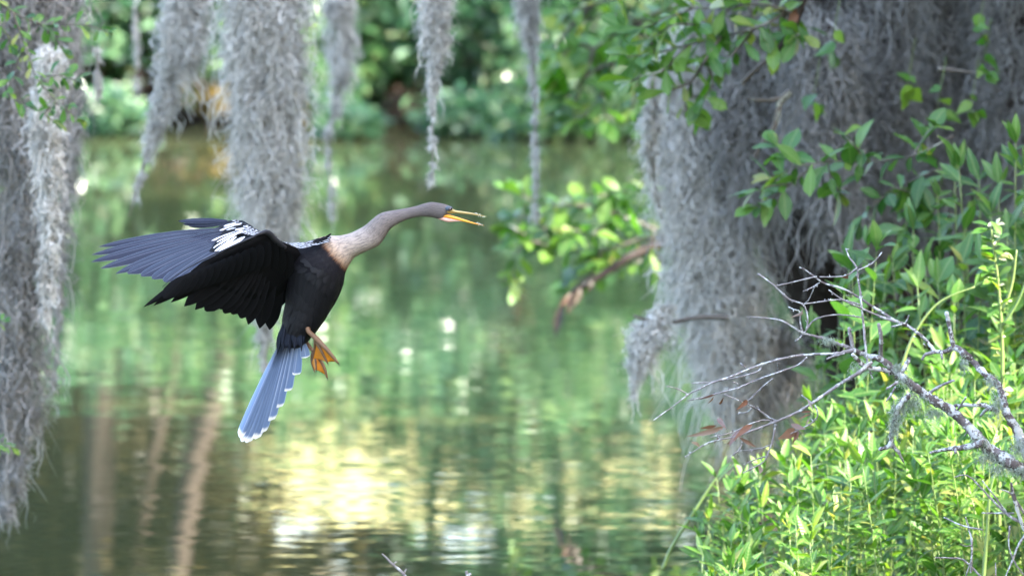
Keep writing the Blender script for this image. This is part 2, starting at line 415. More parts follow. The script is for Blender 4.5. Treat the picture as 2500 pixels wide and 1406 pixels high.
# low shrubs leaning over the water along the far shore (direct view: z 0..0.65; mirrored view: up to about 2.3 m)
FS = [  # px, y, z centre, half axes, leaves, leaf length, material
    (-120, 48.3, .65, (.8, .6, .80), 5200, .10, 'leaf_far', 'rounded green shrub at the far shore, behind the left moss curtain'),
    (190, 48.0, .55, (.45, .6, .62), 3400, .10, 'leaf_far', 'leafy green shrub on the far shore, left of the slanting moss strand'),
    (390, 48.5, .55, (.45, .55, .75), 3600, .10, 'leaf_fresh', 'green shrub on the far shore behind the slanting moss strand'),
    (690, 47.9, .50, (.45, .6, .85), 3000, .11, 'leaf_fresh', 'green shrub on the far shore behind the thick moss column'),
    (900, 48.5, .55, (.45, .6, .80), 2800, .11, 'leaf_fresh', 'light green shrub on the far shore, right of the thick moss column'),
    (1080, 48.2, .50, (.36, .6, .80), 2300, .10, 'leaf_far', 'dark green shrub on the far shore beside the tapering moss strand'),
    (1470, 47.8, .55, (.55, .7, .9), 3400, .11, 'leaf_fresh', 'green shrub on the far shore above the overhanging leafy branch'),
    (1760, 48.3, .6, (.85, .6, 1.0), 4400, .11, 'leaf_far', 'green shrub on the far shore behind the moss-draped tree'),
    (2250, 48.3, .9, (1.0, .6, 1.1), 5600, .11, 'leaf_far', 'green shrub on the far shore hidden behind the right-hand thicket'),
    (1225, 48.9, .45, (.34, .3, .6), 3800, .10, 'leaf_shade', 'dark bush added for the shade in the gap on the far shore between the two hanging moss strands'),  # dark leaves added to give this gap its shade
    (1400, 46.6, .16, (.30, .2, .2), 1300, .09, 'leaf_fresh', 'low green tuft dipping into the water right of the thin moss rope'),
    (1600, 46.9, .14, (.24, .2, .2), 1000, .09, 'leaf_far', 'low green tuft at the far waterline beside the moss-draped tree'),
    (310, 46.9, .08, (.14, .2, .16), 700, .09, 'leaf_far', 'low green tuft dipping into the water below the slanting moss strand'),
    (850, 46.6, .08, (.12, .3, .14), 600, .09, 'leaf_far', 'low green tuft dipping into the water right of the faint blurred strand'),
    (1150, 46.9, .08, (.16, .3, .2), 800, .09, 'leaf_far', 'low green tuft dipping into the water beside the tapering strand'),
    (535, 47.5, .20, (.09, .12, .13), 260, .08, 'leaf_dapple', 'sun dapple made as a small ochre bush at the far waterline left of the thick moss column'),
    (748, 47.3, .10, (.05, .1, .10), 110, .07, 'leaf_dapple', 'sun dapple made as a tiny orange-brown bush at the far waterline right of the thick moss column'),
    (985, 47.6, .12, (.12, .15, .09), 160, .08, 'leaf_dead', 'low brown bush at the far waterline left of the tapering moss strand'),
    (255, 47.9, .42, (.03, .05, .03), 30, .07, 'leaf_dapple', 'sun dapple made as a single orange leaf cluster on the far bank at the upper left'),
]
for i, (px, y, z, size, n, L, mat, lab) in enumerate(FS):
    far_shrub('shore_shrub', lab, far_x(px), y, z, size, n, L, mat, 'shrubs along the far shore', 100 + i)
# understory behind them, leaving a bright gap between the trunks
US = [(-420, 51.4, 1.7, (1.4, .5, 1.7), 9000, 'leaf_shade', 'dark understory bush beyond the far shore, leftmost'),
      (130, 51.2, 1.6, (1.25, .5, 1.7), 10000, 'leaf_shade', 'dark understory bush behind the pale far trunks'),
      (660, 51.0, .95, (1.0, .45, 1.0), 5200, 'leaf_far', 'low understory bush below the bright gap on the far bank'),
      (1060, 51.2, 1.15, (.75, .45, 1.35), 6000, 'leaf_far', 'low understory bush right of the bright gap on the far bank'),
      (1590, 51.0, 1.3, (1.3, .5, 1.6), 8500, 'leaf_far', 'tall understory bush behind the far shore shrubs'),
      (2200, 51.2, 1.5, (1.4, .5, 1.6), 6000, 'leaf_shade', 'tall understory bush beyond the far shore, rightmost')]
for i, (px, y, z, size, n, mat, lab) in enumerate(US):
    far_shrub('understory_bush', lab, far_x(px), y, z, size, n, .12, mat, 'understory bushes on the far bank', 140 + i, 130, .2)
FT = [  # px, y, radius, height, lean, crown(z, half axes, clumps, spread), leaves, leaf size, label
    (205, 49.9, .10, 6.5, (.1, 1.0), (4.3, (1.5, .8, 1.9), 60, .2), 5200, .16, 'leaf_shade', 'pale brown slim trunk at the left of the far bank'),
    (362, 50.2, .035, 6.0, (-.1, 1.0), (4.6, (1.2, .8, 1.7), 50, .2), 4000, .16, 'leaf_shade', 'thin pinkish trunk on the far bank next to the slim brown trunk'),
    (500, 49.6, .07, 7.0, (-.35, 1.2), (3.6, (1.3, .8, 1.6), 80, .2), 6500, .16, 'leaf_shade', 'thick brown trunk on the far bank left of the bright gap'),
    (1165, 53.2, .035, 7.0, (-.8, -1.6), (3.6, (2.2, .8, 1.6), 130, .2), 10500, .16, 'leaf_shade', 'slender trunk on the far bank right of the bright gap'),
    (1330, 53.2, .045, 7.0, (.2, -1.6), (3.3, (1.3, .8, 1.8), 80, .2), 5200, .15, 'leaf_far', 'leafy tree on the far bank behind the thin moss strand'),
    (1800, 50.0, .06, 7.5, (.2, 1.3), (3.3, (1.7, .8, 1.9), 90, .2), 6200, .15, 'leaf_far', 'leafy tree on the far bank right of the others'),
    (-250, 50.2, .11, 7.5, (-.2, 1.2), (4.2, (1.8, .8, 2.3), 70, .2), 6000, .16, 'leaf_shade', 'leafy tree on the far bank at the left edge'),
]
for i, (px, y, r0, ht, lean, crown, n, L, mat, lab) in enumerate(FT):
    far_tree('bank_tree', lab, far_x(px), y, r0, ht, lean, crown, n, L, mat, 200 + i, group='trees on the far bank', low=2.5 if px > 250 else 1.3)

DW = [(-5.6, 57, 0), (-4.2, 59, 0), (-3.0, 57.5, 0), (-2.25, 60, 1), (1.1, 58, 2), (2.6, 59.5, 2), (4.0, 58, 0), (5.4, 60, 0)]
for i, (x, y, k) in enumerate(DW):
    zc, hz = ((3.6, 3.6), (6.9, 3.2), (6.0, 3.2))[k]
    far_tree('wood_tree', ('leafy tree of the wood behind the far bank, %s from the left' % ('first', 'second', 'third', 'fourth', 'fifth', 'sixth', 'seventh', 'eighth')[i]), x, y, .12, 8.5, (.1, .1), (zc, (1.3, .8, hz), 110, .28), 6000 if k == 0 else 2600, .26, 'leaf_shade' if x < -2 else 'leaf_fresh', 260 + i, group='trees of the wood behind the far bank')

# ------------------------------------------------------------------ unseen trees added at the right to block the sun, gaps cut for sun patches
SPOTS = [((2445, 560, 21.7), .10), ((2450, 700, 21.9), .20), ((2440, 860, 21.9), .20), ((2430, 1040, 22.0), .20), ((1420, 560, 29.8), .20), ((1330, 520, 29.8), .12), ((2360, 780, 22.6), .10), ((2010, 1235, 21.3), .11), ((1925, 1300, 21.3), .08),
         ((2270, 930, 22.2), .11), ((2150, 1110, 21.6), .07), ((2310, 1090, 21.8), .10), ((2080, 1160, 21.8), .06)]
SPOTS = [(np.array(P(*p)), r) for p, r in SPOTS]
sd = np.array(SUN_DIR)
def in_gap(C, pad):  # leaves left out so that sun reaches the chosen spots
    hit = np.zeros(len(C), bool)
    for c, r in SPOTS:
        v = C - c; al = v @ sd; perp = np.linalg.norm(v - al[:, None] * sd, axis=1)
        hit |= (perp < r + pad) & (al > 0)
    return hit
SHADE = [(7.5, 8, 5.0), (8.2, 13.0, 5.2), (7.4, 17.5, 5.0), (8.4, 22.5, 5.4), (7.6, 27.5, 5.2), (8.2, 33, 5.4), (7.8, 39.5, 5.6), (8.6, 45.5, 5.8)]
names_sh = ['nearest the camera', 'second from the camera', 'third from the camera', 'fourth from the camera', 'fifth from the camera', 'sixth from the camera', 'seventh from the camera', 'farthest from the camera']
for i, (x, y, cz) in enumerate(SHADE):
    r = np.random.default_rng(300 + i)
    z0 = float(height(np.array(x), np.array(float(y))))
    e = empty('shade_oak', (x, y, z0), 'unseen oak added at the right to shade the pond, ' + names_sh[i], 'tree', 'unseen oaks added for shade')
    n = 7500 if y < 36 else 1900
    C = r.uniform([-1.3, -3.3, 1.0 - cz], [1.3, 3.3, 4.6 if y < 36 else .3], (n, 3)) + np.array([x, y, cz])
    C = C[~in_gap(C, .26)]
    V, F, rd = leaf_cloud(C, r.uniform(.35, .55, len(C)), r.uniform(.22, .34, len(C)), seed=i)
    link('crown', np_mesh('crown', V - np.array(e.location), F, M['leaf_canopy'], False, rd), e, 'stuff')
    tr = catmull([[0, 0, -.2], [.1, .1, 1.5], [-.1, .2, 3.2], [0, 0, 7.5 if y < 36 else 5.0]], 5)
    MB().add(*tube(tr, np.linspace(.3, .08, len(tr)), 10, .06, i)).build('trunk', M['bark'], e)

# ------------------------------------------------------------------ spanish moss
def moss(name, label, prof, Y, n, mat='moss', group='hanging spanish moss', strand=.048, width=.0019, core=.52, seed=0, depth_f=.7, coremat='moss_core', curl=.019):
    """prof: rows (px, py, half width px) from the top down, at depth Y."""
    r = np.random.default_rng(seed + 900)
    rows = [(*P(px, py, Y), max(hw - 9, hw * .55) * Y / FPX * .88) for px, py, hw in prof]
    rows = catmull(rows, 6)
    top = Vector(rows[0][:3])
    e = empty(name, top, label, 'moss', group)
    loc = rows[:, :3] - np.array(top); rad = np.maximum(rows[:, 3], .002)
    nr = len(rows)
    # core
    lump = 1 + .22 * r.normal(size=nr)
    V = []; sides = 10
    for i in range(nr):
        for s in range(sides):
            th = 2 * math.pi * s / sides; q = rad[i] * core * np.clip(lump[i] + .2 * r.normal(), .4, 1.4)
            V.append((loc[i][0] + q * math.cos(th), loc[i][1] + q * depth_f * math.sin(th), loc[i][2]))
    F = [(i * sides + s, i * sides + (s + 1) % sides, (i + 1) * sides + (s + 1) % sides, (i + 1) * sides + s) for i in range(nr - 1) for s in range(sides)]
    F.append(tuple(range(sides - 1, -1, -1))); F.append(tuple(range((nr - 1) * sides, nr * sides)))
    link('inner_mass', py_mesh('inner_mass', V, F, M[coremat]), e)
    # strands, gathered in tufts
    tu = max(12, n // 14)
    wts = rad / rad.sum()
    def place(k):
        u = np.clip(r.choice(nr, k, p=wts) + r.random(k), 0, nr - 1.001); i0 = u.astype(int); f = (u - i0)[:, None]
        c = loc[i0] * (1 - f) + loc[np.minimum(i0 + 1, nr - 1)] * f; rr = rad[i0] * (1 - f[:, 0]) + rad[np.minimum(i0 + 1, nr - 1)] * f[:, 0]
        th = r.uniform(0, 2 * math.pi, k); q = rr * np.sqrt(r.uniform(.2, 1.0, k)) * r.uniform(.85, 1.08, k)
        return c + np.stack([q * np.cos(th), q * depth_f * np.sin(th), np.zeros(k)], 1), rr, th
    tc_, trr, tth = place(tu)
    k = r.integers(0, tu, n)
    sp = np.minimum(trr[k] * .25, .018)[:, None]
    st = tc_[k] + r.normal(size=(n, 3)) * sp * np.array([1, .8, 1.3])
    S = 9
    long_ = r.random(n) < .05
    Ls = strand * r.uniform(.5, 1.5, n) * np.clip(trr[k] / .05, .28, 1.3) * np.where(long_, r.uniform(1.8, 3.6, n), 1.0)
    out = np.stack([np.cos(tth[k]), np.sin(tth[k]) * .7, np.zeros(n)], 1) * r.uniform(0, .5, n)[:, None]
    dirn = unit(out + np.array([0, 0, -1.0]) + r.normal(size=(n, 3)) * np.where(long_, .16, .85)[:, None])
    tt = np.linspace(0, 1, S + 1)
    amp = curl * r.uniform(.3, 1.4, n) * np.clip(trr[k] / .045, .22, 1.0); ph = r.uniform(0, 6.28, (n, 2)); fr = r.uniform(6, 17, n)
    g = tt[None, :, None]
    pts = st[:, None, :] + dirn[:, None, :] * (Ls[:, None] * tt[None])[..., None]
    pts[..., 2] -= (Ls[:, None] * .35 * tt[None] ** 2)
    off = tt[None] ** .6
    pts[..., 0] += amp[:, None] * np.sin(fr[:, None] * tt[None] + ph[:, :1]) * off
    pts[..., 1] += amp[:, None] * np.cos(fr[:, None] * tt[None] * .9 + ph[:, 1:]) * off
    pts[..., 2] += .5 * amp[:, None] * np.sin(fr[:, None] * 1.3 * tt[None] + ph[:, 1:]) * off
    wd = unit(np.stack([r.normal(size=n), .5 * r.normal(size=n), .3 * r.normal(size=n)], 1))[:, None, :]
    ww = (width * r.uniform(.6, 1.5, n)[:, None] * (1 - .75 * tt[None] ** 2))[..., None]
    V = np.stack([pts - wd * ww, pts + wd * ww], 2).reshape(-1, 3)
    base = (np.arange(n) * (S + 1) * 2)[:, None] + (np.arange(S) * 2)[None]
    F = np.stack([base, base + 1, base + 3, base + 2], -1).reshape(-1, 4)
    rd = np.repeat(np.clip(r.random(tu)[k] * .6 + r.random(n) * .4, 0, 1), (S + 1) * 2)
    link('strands', np_mesh('strands', V, F, M[mat], True, rd), e, 'stuff')
    return e
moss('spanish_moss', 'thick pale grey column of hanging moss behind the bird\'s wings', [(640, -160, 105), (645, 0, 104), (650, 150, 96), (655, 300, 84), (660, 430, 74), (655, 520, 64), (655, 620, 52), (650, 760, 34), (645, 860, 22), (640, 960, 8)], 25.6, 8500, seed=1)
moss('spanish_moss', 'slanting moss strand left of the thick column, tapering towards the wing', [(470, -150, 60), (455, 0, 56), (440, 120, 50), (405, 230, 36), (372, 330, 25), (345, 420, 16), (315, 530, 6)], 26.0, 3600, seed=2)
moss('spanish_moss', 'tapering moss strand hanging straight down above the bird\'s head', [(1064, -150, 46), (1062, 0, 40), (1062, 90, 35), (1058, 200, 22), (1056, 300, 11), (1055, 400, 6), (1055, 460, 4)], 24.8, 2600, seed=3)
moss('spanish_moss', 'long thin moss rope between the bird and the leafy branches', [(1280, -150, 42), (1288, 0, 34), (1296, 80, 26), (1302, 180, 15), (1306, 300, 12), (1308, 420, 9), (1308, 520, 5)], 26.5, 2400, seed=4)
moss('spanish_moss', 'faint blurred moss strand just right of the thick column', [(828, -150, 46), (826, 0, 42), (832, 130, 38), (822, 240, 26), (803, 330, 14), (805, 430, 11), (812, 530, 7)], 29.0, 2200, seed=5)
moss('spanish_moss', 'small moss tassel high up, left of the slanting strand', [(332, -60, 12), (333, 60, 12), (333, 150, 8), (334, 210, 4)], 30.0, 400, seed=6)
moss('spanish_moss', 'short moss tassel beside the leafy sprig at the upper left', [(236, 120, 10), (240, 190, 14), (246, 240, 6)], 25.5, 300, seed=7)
moss('spanish_moss', 'broad grey moss curtain at the left edge, longest of all', [(20, -160, 190), (40, 0, 170), (50, 150, 145), (50, 300, 125), (45, 480, 110), (38, 640, 100), (40, 800, 85), (45, 950, 68), (30, 1080, 50), (22, 1180, 40), (15, 1260, 20)], 24.4, 9500, seed=8, mat='moss_darkened')
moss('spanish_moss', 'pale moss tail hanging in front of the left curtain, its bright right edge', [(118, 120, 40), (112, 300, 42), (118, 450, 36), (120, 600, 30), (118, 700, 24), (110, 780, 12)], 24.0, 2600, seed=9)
moss('spanish_moss', 'dim moss strand at the right fringe of the left curtain', [(170, 60, 38), (172, 250, 36), (165, 420, 30), (150, 640, 26), (140, 820, 18), (130, 950, 8)], 25.5, 1800, seed=10, mat='moss_darkened')
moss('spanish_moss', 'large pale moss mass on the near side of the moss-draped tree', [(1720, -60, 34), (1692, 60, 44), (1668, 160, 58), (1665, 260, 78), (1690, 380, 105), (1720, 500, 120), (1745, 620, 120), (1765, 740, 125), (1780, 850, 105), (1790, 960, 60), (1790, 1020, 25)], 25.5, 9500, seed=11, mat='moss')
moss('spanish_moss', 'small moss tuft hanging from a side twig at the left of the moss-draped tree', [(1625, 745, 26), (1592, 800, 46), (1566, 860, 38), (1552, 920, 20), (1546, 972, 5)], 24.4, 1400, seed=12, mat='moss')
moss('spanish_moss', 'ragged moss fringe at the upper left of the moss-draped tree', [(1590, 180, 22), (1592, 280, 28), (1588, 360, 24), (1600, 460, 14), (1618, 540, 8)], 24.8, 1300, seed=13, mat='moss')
moss('spanish_moss', 'upper moss curtain of the tree behind the pale bent twig', [(1850, -60, 110), (1850, 120, 110), (1845, 280, 100), (1850, 400, 84), (1855, 480, 60), (1862, 545, 26)], 25.4, 6500, seed=14, mat='moss_darkened', coremat='bark_dark')  # dark core from here on paints the shade inside the right-hand curtains
moss('spanish_moss', 'grey moss curtain right of the dark hollow in the tree', [(2010, 60, 90), (2005, 240, 85), (2015, 400, 72), (2032, 500, 50), (2045, 570, 28), (2050, 640, 10)], 25.2, 5000, seed=15, mat='moss_darkened', coremat='bark_dark')
moss('spanish_moss', 'moss curtain at the top right with round leaves in front', [(2150, -120, 120), (2160, 80, 110), (2150, 260, 96), (2140, 430, 80), (2130, 580, 60), (2120, 690, 24)], 25.8, 5500, seed=16, mat='moss_darkened', coremat='bark_dark')
moss('spanish_moss', 'dark moss curtain second from the top right corner', [(2320, -120, 120), (2320, 80, 110), (2310, 260, 90), (2300, 400, 70), (2290, 520, 30)], 26.0, 5000, seed=17, mat='moss_darkened', coremat='bark_dark')
moss('spanish_moss', 'dark moss curtain in the top right corner', [(2470, -120, 110), (2470, 100, 95), (2470, 300, 80), (2460, 420, 50), (2460, 500, 20)], 25.8, 4200, seed=18, mat='moss_darkened', coremat='bark_dark')
moss('spanish_moss', 'dim wide moss backdrop behind the right-hand thicket', [(2200, -160, 330), (2200, 150, 320), (2200, 420, 290), (2260, 600, 190), (2270, 760, 150), (2270, 900, 80)], 27.0, 8000, seed=19, mat='moss_darkened', core=.8, depth_f=.25, coremat='bark_dark')
moss('spanish_moss', 'grey moss skirt low on the moss-draped tree behind the dead branch', [(1880, 800, 60), (1880, 860, 78), (1865, 920, 66), (1850, 970, 45), (1840, 1020, 18)], 25.6, 2600, seed=20, mat='moss_darkened', coremat='bark_dark')

# the live oak that carries the right-hand moss: trunk at the back, limbs above the picture
def moss_oak():
    bx, by = 1.22, 26.6
    e = empty('moss_oak', (bx, by, float(height(np.array(bx), np.array(by)))), 'old oak draped in grey moss on the right-hand bank', 'tree')
    o = np.array(e.location)
    tr = catmull([[bx + .1, by, -.7], [bx, by, .2], [bx - .35, by - .3, .8], [bx - .55, by - .6, 1.3], [bx - .4, by - .8, 2.0], [bx + .1, by - .6, 3.2]], 6)
    MB().add(*tube(tr - o, np.interp(np.linspace(0, 1, len(tr)), [0, .2, 1], [.34, .2, .13]), 12, .08, 5)).build('trunk', M['bark_dark'], e)
    limbs = [[(1.0, 25.9, 1.8), (.75, 25.3, 1.85), (.55, 24.9, 1.75), (.46, 24.7, 1.66)],
             [(1.1, 25.8, 2.0), (.6, 25.2, 2.15), (.0, 25.0, 2.2), (-.6, 24.7, 2.3), (-1.4, 24.4, 2.4)],
             [(1.2, 25.9, 2.3), (1.2, 25.6, 2.2), (1.4, 25.6, 2.1), (2.2, 25.4, 2.3)],
             [(1.0, 25.9, 1.9), (.4, 26.4, 2.1), (-.2, 27.6, 2.3), (-.5, 29.2, 2.2)]]
    for k, l in enumerate(limbs):
        p = catmull(l, 6) - o
        MB().add(*tube(p, np.linspace(.05, .012, len(p)), 7, .1, k)).build('limb', M['bark_dark'], e)
    r = np.random.default_rng(77)
    n = 9000  # unseen crown, thickened to keep sky light off the moss
    C = clumps(n, 130, (2.3, 2.6, .9), .2, 78) + np.array([2.4, 25.6, 3.0])
    C = C[C[:, 2] > 2.0]; C = C[~in_gap(C, .1)]; n = len(C)
    V, F, rd = leaf_cloud(C, r.uniform(.1, .2, n), r.uniform(.05, .09, n), seed=79)
    link('crown', np_mesh('crown', V - o, F, M['leaf_mid'], False, rd), e, 'stuff')
moss_oak()
# the left-hand oak, its limb carries the left curtain
def left_oak():
    e = empty('leaning_oak', (-8.2, 24.5, float(height(np.array(-8.2), np.array(24.5)))), 'oak on the left-hand bank reaching over the water', 'tree'); o = np.array(e.location)
    p = catmull([[-8.2, 24.5, -.3], [-7.9, 24.5, 1.2], [-6.5, 24.4, 2.6], [-3.0, 24.2, 2.9], [-1.0, 24.0, 2.6], [-.3, 24.5, 2.4]], 6) - o
    MB().add(*tube(p, np.linspace(.36, .03, len(p)), 10, .07, 3)).build('trunk', M['bark'], e)
    r = np.random.default_rng(81); n = 2600
    C = clumps(n, 60, (3.0, 1.6, .7), .16, 82) + np.array([-4.2, 24.6, 3.5]); C = C[C[:, 2] > 2.5]; n = len(C)
    V, F, rd = leaf_cloud(C, r.uniform(.08, .16, n), r.uniform(.05, .08, n), seed=83)
    link('crown', np_mesh('crown', V - o, F, M['leaf_mid'], False, rd), e, 'stuff')
left_oak()

# ------------------------------------------------------------------ leafy sprigs and branches
def sprig(name, label, stems, Y, meshes, L, step, cat='branch', group=None, r0=.005, bark='bark', seed=0, **kw):
    random.seed(seed)
    p0 = P(*stems[0][0], Y) if len(stems[0][0]) == 2 else P(stems[0][0][0], stems[0][0][1], Y + stems[0][0][2])
    e = empty(name, p0, label, cat, group)
    for st in stems:
        poly = [P(q[0], q[1], Y + (q[2] if len(q) > 2 else random.uniform(-.05, .05))) for q in st]
        mb = MB(); leafy_stem(poly, r0, L, meshes, e, p0, step, stem_mb=mb, **kw)
        mb.build('twig', M[bark], e, p0)
    return e
lv_bright = variants(OBOV, 'leaf_bright'); lv_mid = variants(OVAL, 'leaf_mid'); lv_lance = variants(LANCE, 'leaf_bright'); lv_lime = variants(LANCE, 'leaf_lime', 5)
lv_lance_mid = variants(LANCE, 'leaf_mid', 5); lv_heart = variants(HEART, 'leaf_bright', 3); lv_oblime = variants(OBOV, 'leaf_lime'); lv_dark = variants(OBOV, 'leaf_dark')
lv_dead = variants([(0, .02), (.15, .1), (.4, .17), (.7, .13), (1, .01)], 'leaf_dead', 3, wavy=.03); lv_rust = variants([(0, .01), (.2, .09), (.45, .14), (.75, .09), (1, .005)], 'leaf_rust', 5, wavy=.02)

sprig('oak_sprig', 'small-leaved green sprig in front of the left moss curtain, upper left corner',
      [[(-30, -20), (30, 30), (90, 55), (150, 62), (210, 62), (262, 80)], [(30, 30), (60, 110), (90, 190), (140, 250), (190, 290)], [(-20, 40), (10, 70), (25, 110)], [(90, 190), (150, 185), (190, 200)],
       [(90, 55), (130, 90), (150, 120)], [(60, 110), (40, 160), (20, 230), (60, 255)], [(140, 250), (110, 275), (130, 295)]],
      23.3, lv_bright + lv_dark[:2], .040, .011, r0=.003, seed=21, spread=.8, tuft=5)
sprig('oak_sprig', 'tiny green sprig low on the left moss curtain', [[(-20, 1080), (5, 1085), (25, 1090)]], 23.2, lv_bright, .034, .008, r0=.002, seed=22)
sprig('oak_sprig', 'pair of green leaves peeping out at the left edge of the moss curtain', [[(-20, 790), (5, 785)]], 23.2, lv_bright, .03, .012, r0=.002, seed=23, tuft=2)
sprig('leafy_branch', 'yellow-green leafy branch in front of the moss-draped tree, top centre right',
      [[(2000, -40), (1920, 30), (1840, 70), (1760, 90), (1680, 110), (1600, 130), (1530, 140)], [(1760, 90), (1720, 150), (1690, 200), (1670, 250), (1690, 280)], [(1840, 70), (1800, 120), (1775, 150)],
       [(1680, 110), (1620, 170), (1560, 190), (1540, 200)], [(1920, 30), (1860, 10), (1780, 20), (1690, 20)], [(1920, 30), (1900, 80), (1890, 100)], [(1690, 20), (1620, 50), (1570, 70)], [(1780, 20), (1740, 60), (1650, 60), (1600, 90)], [(1840, 70), (1830, 20), (1790, -10)], [(1600, 130), (1580, 90), (1530, 70)], [(1720, 150), (1740, 200), (1720, 240)], [(1920, 30), (1960, 70), (1940, 90)], [(1690, 200), (1640, 220), (1600, 230)]],
      24.3, lv_oblime + lv_bright[:2], .084, .015, r0=.005, seed=24)
sprig('leafy_branch', 'blurred green branch drooping left of the moss-draped tree',
      [[(1900, -60), (1720, -10), (1560, 50), (1450, 120), (1370, 190), (1340, 230)], [(1560, 50), (1500, 150), (1470, 230), (1480, 290)], [(1720, -10), (1580, -20), (1450, 10), (1390, 30)],
       [(1450, 120), (1420, 210), (1400, 260)], [(1560, 50), (1570, 150), (1550, 230), (1540, 270)], [(1720, -10), (1660, 90), (1620, 160)], [(1470, 230), (1430, 280), (1400, 290)], [(1450, 10), (1380, 80), (1350, 120)], [(1450, 120), (1400, 110), (1350, 170)], [(1500, 150), (1440, 180), (1380, 240)], [(1570, 150), (1610, 230), (1590, 270)], [(1560, 50), (1470, 40), (1420, 60)]],
      29.5, lv_bright + lv_oblime + lv_dark[:1], .105, .026, r0=.008, seed=25)
sprig('leafy_branch', 'drooping green branch low over the water left of the moss-draped tree',
      [[(1680, 560), (1580, 580), (1470, 610), (1370, 610), (1300, 590), (1260, 620), (1250, 700)], [(1600, 560), (1500, 520), (1400, 500), (1320, 500), (1255, 465)], [(1680, 530), (1600, 470), (1520, 470), (1440, 480)],
       [(1470, 610), (1440, 670), (1400, 690)], [(1370, 610), (1310, 540), (1260, 530)], [(1580, 580), (1620, 640), (1650, 650)], [(1500, 520), (1450, 570), (1400, 560)], [(1600, 560), (1560, 640), (1480, 640)], [(1300, 590), (1260, 560), (1240, 550)]],
      29.8, lv_bright + lv_oblime + lv_mid[:1], .095, .015, r0=.007, seed=26)
def brown_limb():
    p0 = P(1700, 545, 29.9)
    e = empty('broken_limb', p0, 'dark broken limb with curled brown leaves under the low green branch', 'branch')
    pts = catmull([P(1700, 545, 29.9), P(1620, 590, 29.8), P(1540, 625, 29.7), P(1480, 665, 29.7), P(1420, 700, 29.7), P(1385, 730, 29.7)], 5)
    MB().add(*tube(pts, np.linspace(.017, .009, len(pts)), 8, .15, 4)).build('limb', M['bark_dark'], e, p0)
    for a, b, L in (((1375, 745), (1348, 815), .10), ((1420, 700), (1402, 755), .075), ((1408, 712), (1362, 752), .075), ((1400, 715), (1385, 765), .07), ((1450, 680), (1435, 720), .05)):
        A = P(*a, 29.7); B = P(*b, 29.65); put_leaf(lv_dead, A, B - A, Vector((random.uniform(-.8, .8), -1, .3)), L, e, p0, wf=1.0)
brown_limb()
sprig('leafy_branch', 'fresh green oval-leaved sprig reaching left in front of the grey moss',
      [[(2330, 330), (2230, 380), (2120, 395), (2020, 395), (1940, 410), (1890, 440)], [(1990, 400), (1930, 450), (1880, 490), (1850, 505)], [(2120, 395), (2080, 350), (2060, 330)], [(2020, 395), (2030, 440), (2050, 470)], [(1940, 410), (1920, 380), (1900, 360)], [(2230, 380), (2260, 330), (2280, 310)], [(1930, 450), (1880, 455), (1840, 470)]],
      23.6, lv_mid + lv_bright[:2], .084, .019, r0=.003, seed=27, up=.9)
sprig('leafy_branch', 'darker green oval-leaved sprig below the fresh green sprig',
      [[(2330, 400), (2250, 430), (2190, 460), (2130, 500), (2100, 540)], [(2250, 430), (2220, 500), (2210, 560)], [(2190, 460), (2250, 480), (2290, 520)]], 24.0, lv_mid + lv_dark, .08, .018, r0=.003, seed=28)
for k, (a, b, lab) in enumerate((((2215, 215), (2205, 275), 'single heart-shaped vine leaf hanging before the dark moss'), ((1985, 245), (2010, 285), 'lowest left vine leaf pair before the grey moss curtain'), ((2290, 260), (2310, 300), 'vine leaves right of the single heart-shaped leaf'), ((2390, 70), (2410, 110), 'small vine leaves near the top right corner'), ((2400, 165), (2420, 200), 'vine leaves beside a pale twig at the right edge'), ((2370, 265), (2385, 290), 'tiny vine leaves at the right edge before the dark moss'), ((2030, 120), (2040, 150), 'small yellowish vine leaf before the upper moss curtain'))):
    sprig('vine_tendril', lab, [[(a[0] + 20, a[1] - 120), (a[0] + 8, a[1] - 50), a, ((a[0] + b[0]) / 2, (a[1] + b[1]) / 2)]], 24.6, lv_heart, .058, .035, 'vine', 'vine tendrils over the moss', .0012, 'stem', 40 + k, start=.55, tuft=3 if k else 1)
def pale_twig(label, poly, Y, r0, seed):
    p0 = P(*poly[0], Y); e = empty('bare_twig', p0, label, 'twig', 'pale twigs in the moss')
    p = catmull([P(*q, Y) for q in poly], 5); MB().add(*tube(p, np.linspace(r0, r0 * .4, len(p)), 6, .12, seed)).build('twig', M['bark'], e, p0)
pale_twig('pale bent twig sticking out of the moss, curving downwards', [(1930, 225), (1905, 250), (1890, 310), (1860, 350), (1842, 385)], 24.5, .011, 1)
pale_twig('short pale forked twig level in the moss beside the bent one', [(1925, 235), (1880, 245), (1820, 242)], 24.5, .009, 2)
pale_twig('thin pale twig rising to the right in the moss', [(1810, 205), (1850, 165), (1895, 130)], 24.5, .007, 3)
pale_twig('short white level twig before the dark moss at upper right', [(2290, 168), (2330, 172), (2375, 178)], 24.6, .007, 4)
pale_twig('pale level twig carrying the small moss tuft', [(1780, 775), (1700, 775), (1620, 790), (1545, 770)], 24.4, .008, 5)
def dark_twig():
    p0 = P(1965, -20, 24.3); e = empty('broken_twig', p0, 'dark broken twig with a withered grey leaf at the top of the tree', 'twig')
    p = catmull([P(1965, -20, 24.3), P(1945, 50, 24.3), P(1915, 100, 24.3), P(1888, 135, 24.3)], 5)
    MB().add(*tube(p, np.linspace(.011, .007, len(p)), 7, .2, 2)).build('twig', M['bark_dark'], e, p0)
    A = P(1950, 20, 24.3); put_leaf(lv_rust, A, P(1915, 85, 24.25) - A, Vector((.5, -1, .2)), .07, e, p0, wf=1.5)
    for a, b in (((1945, 60), (1975, 105)), ((1930, 85), (1880, 90))):
        A = P(*a, 24.3); put_leaf(lv_dark, A, P(*b, 24.3) - A, Vector((.3, -1, .4)), .055, e, p0)
dark_twig()

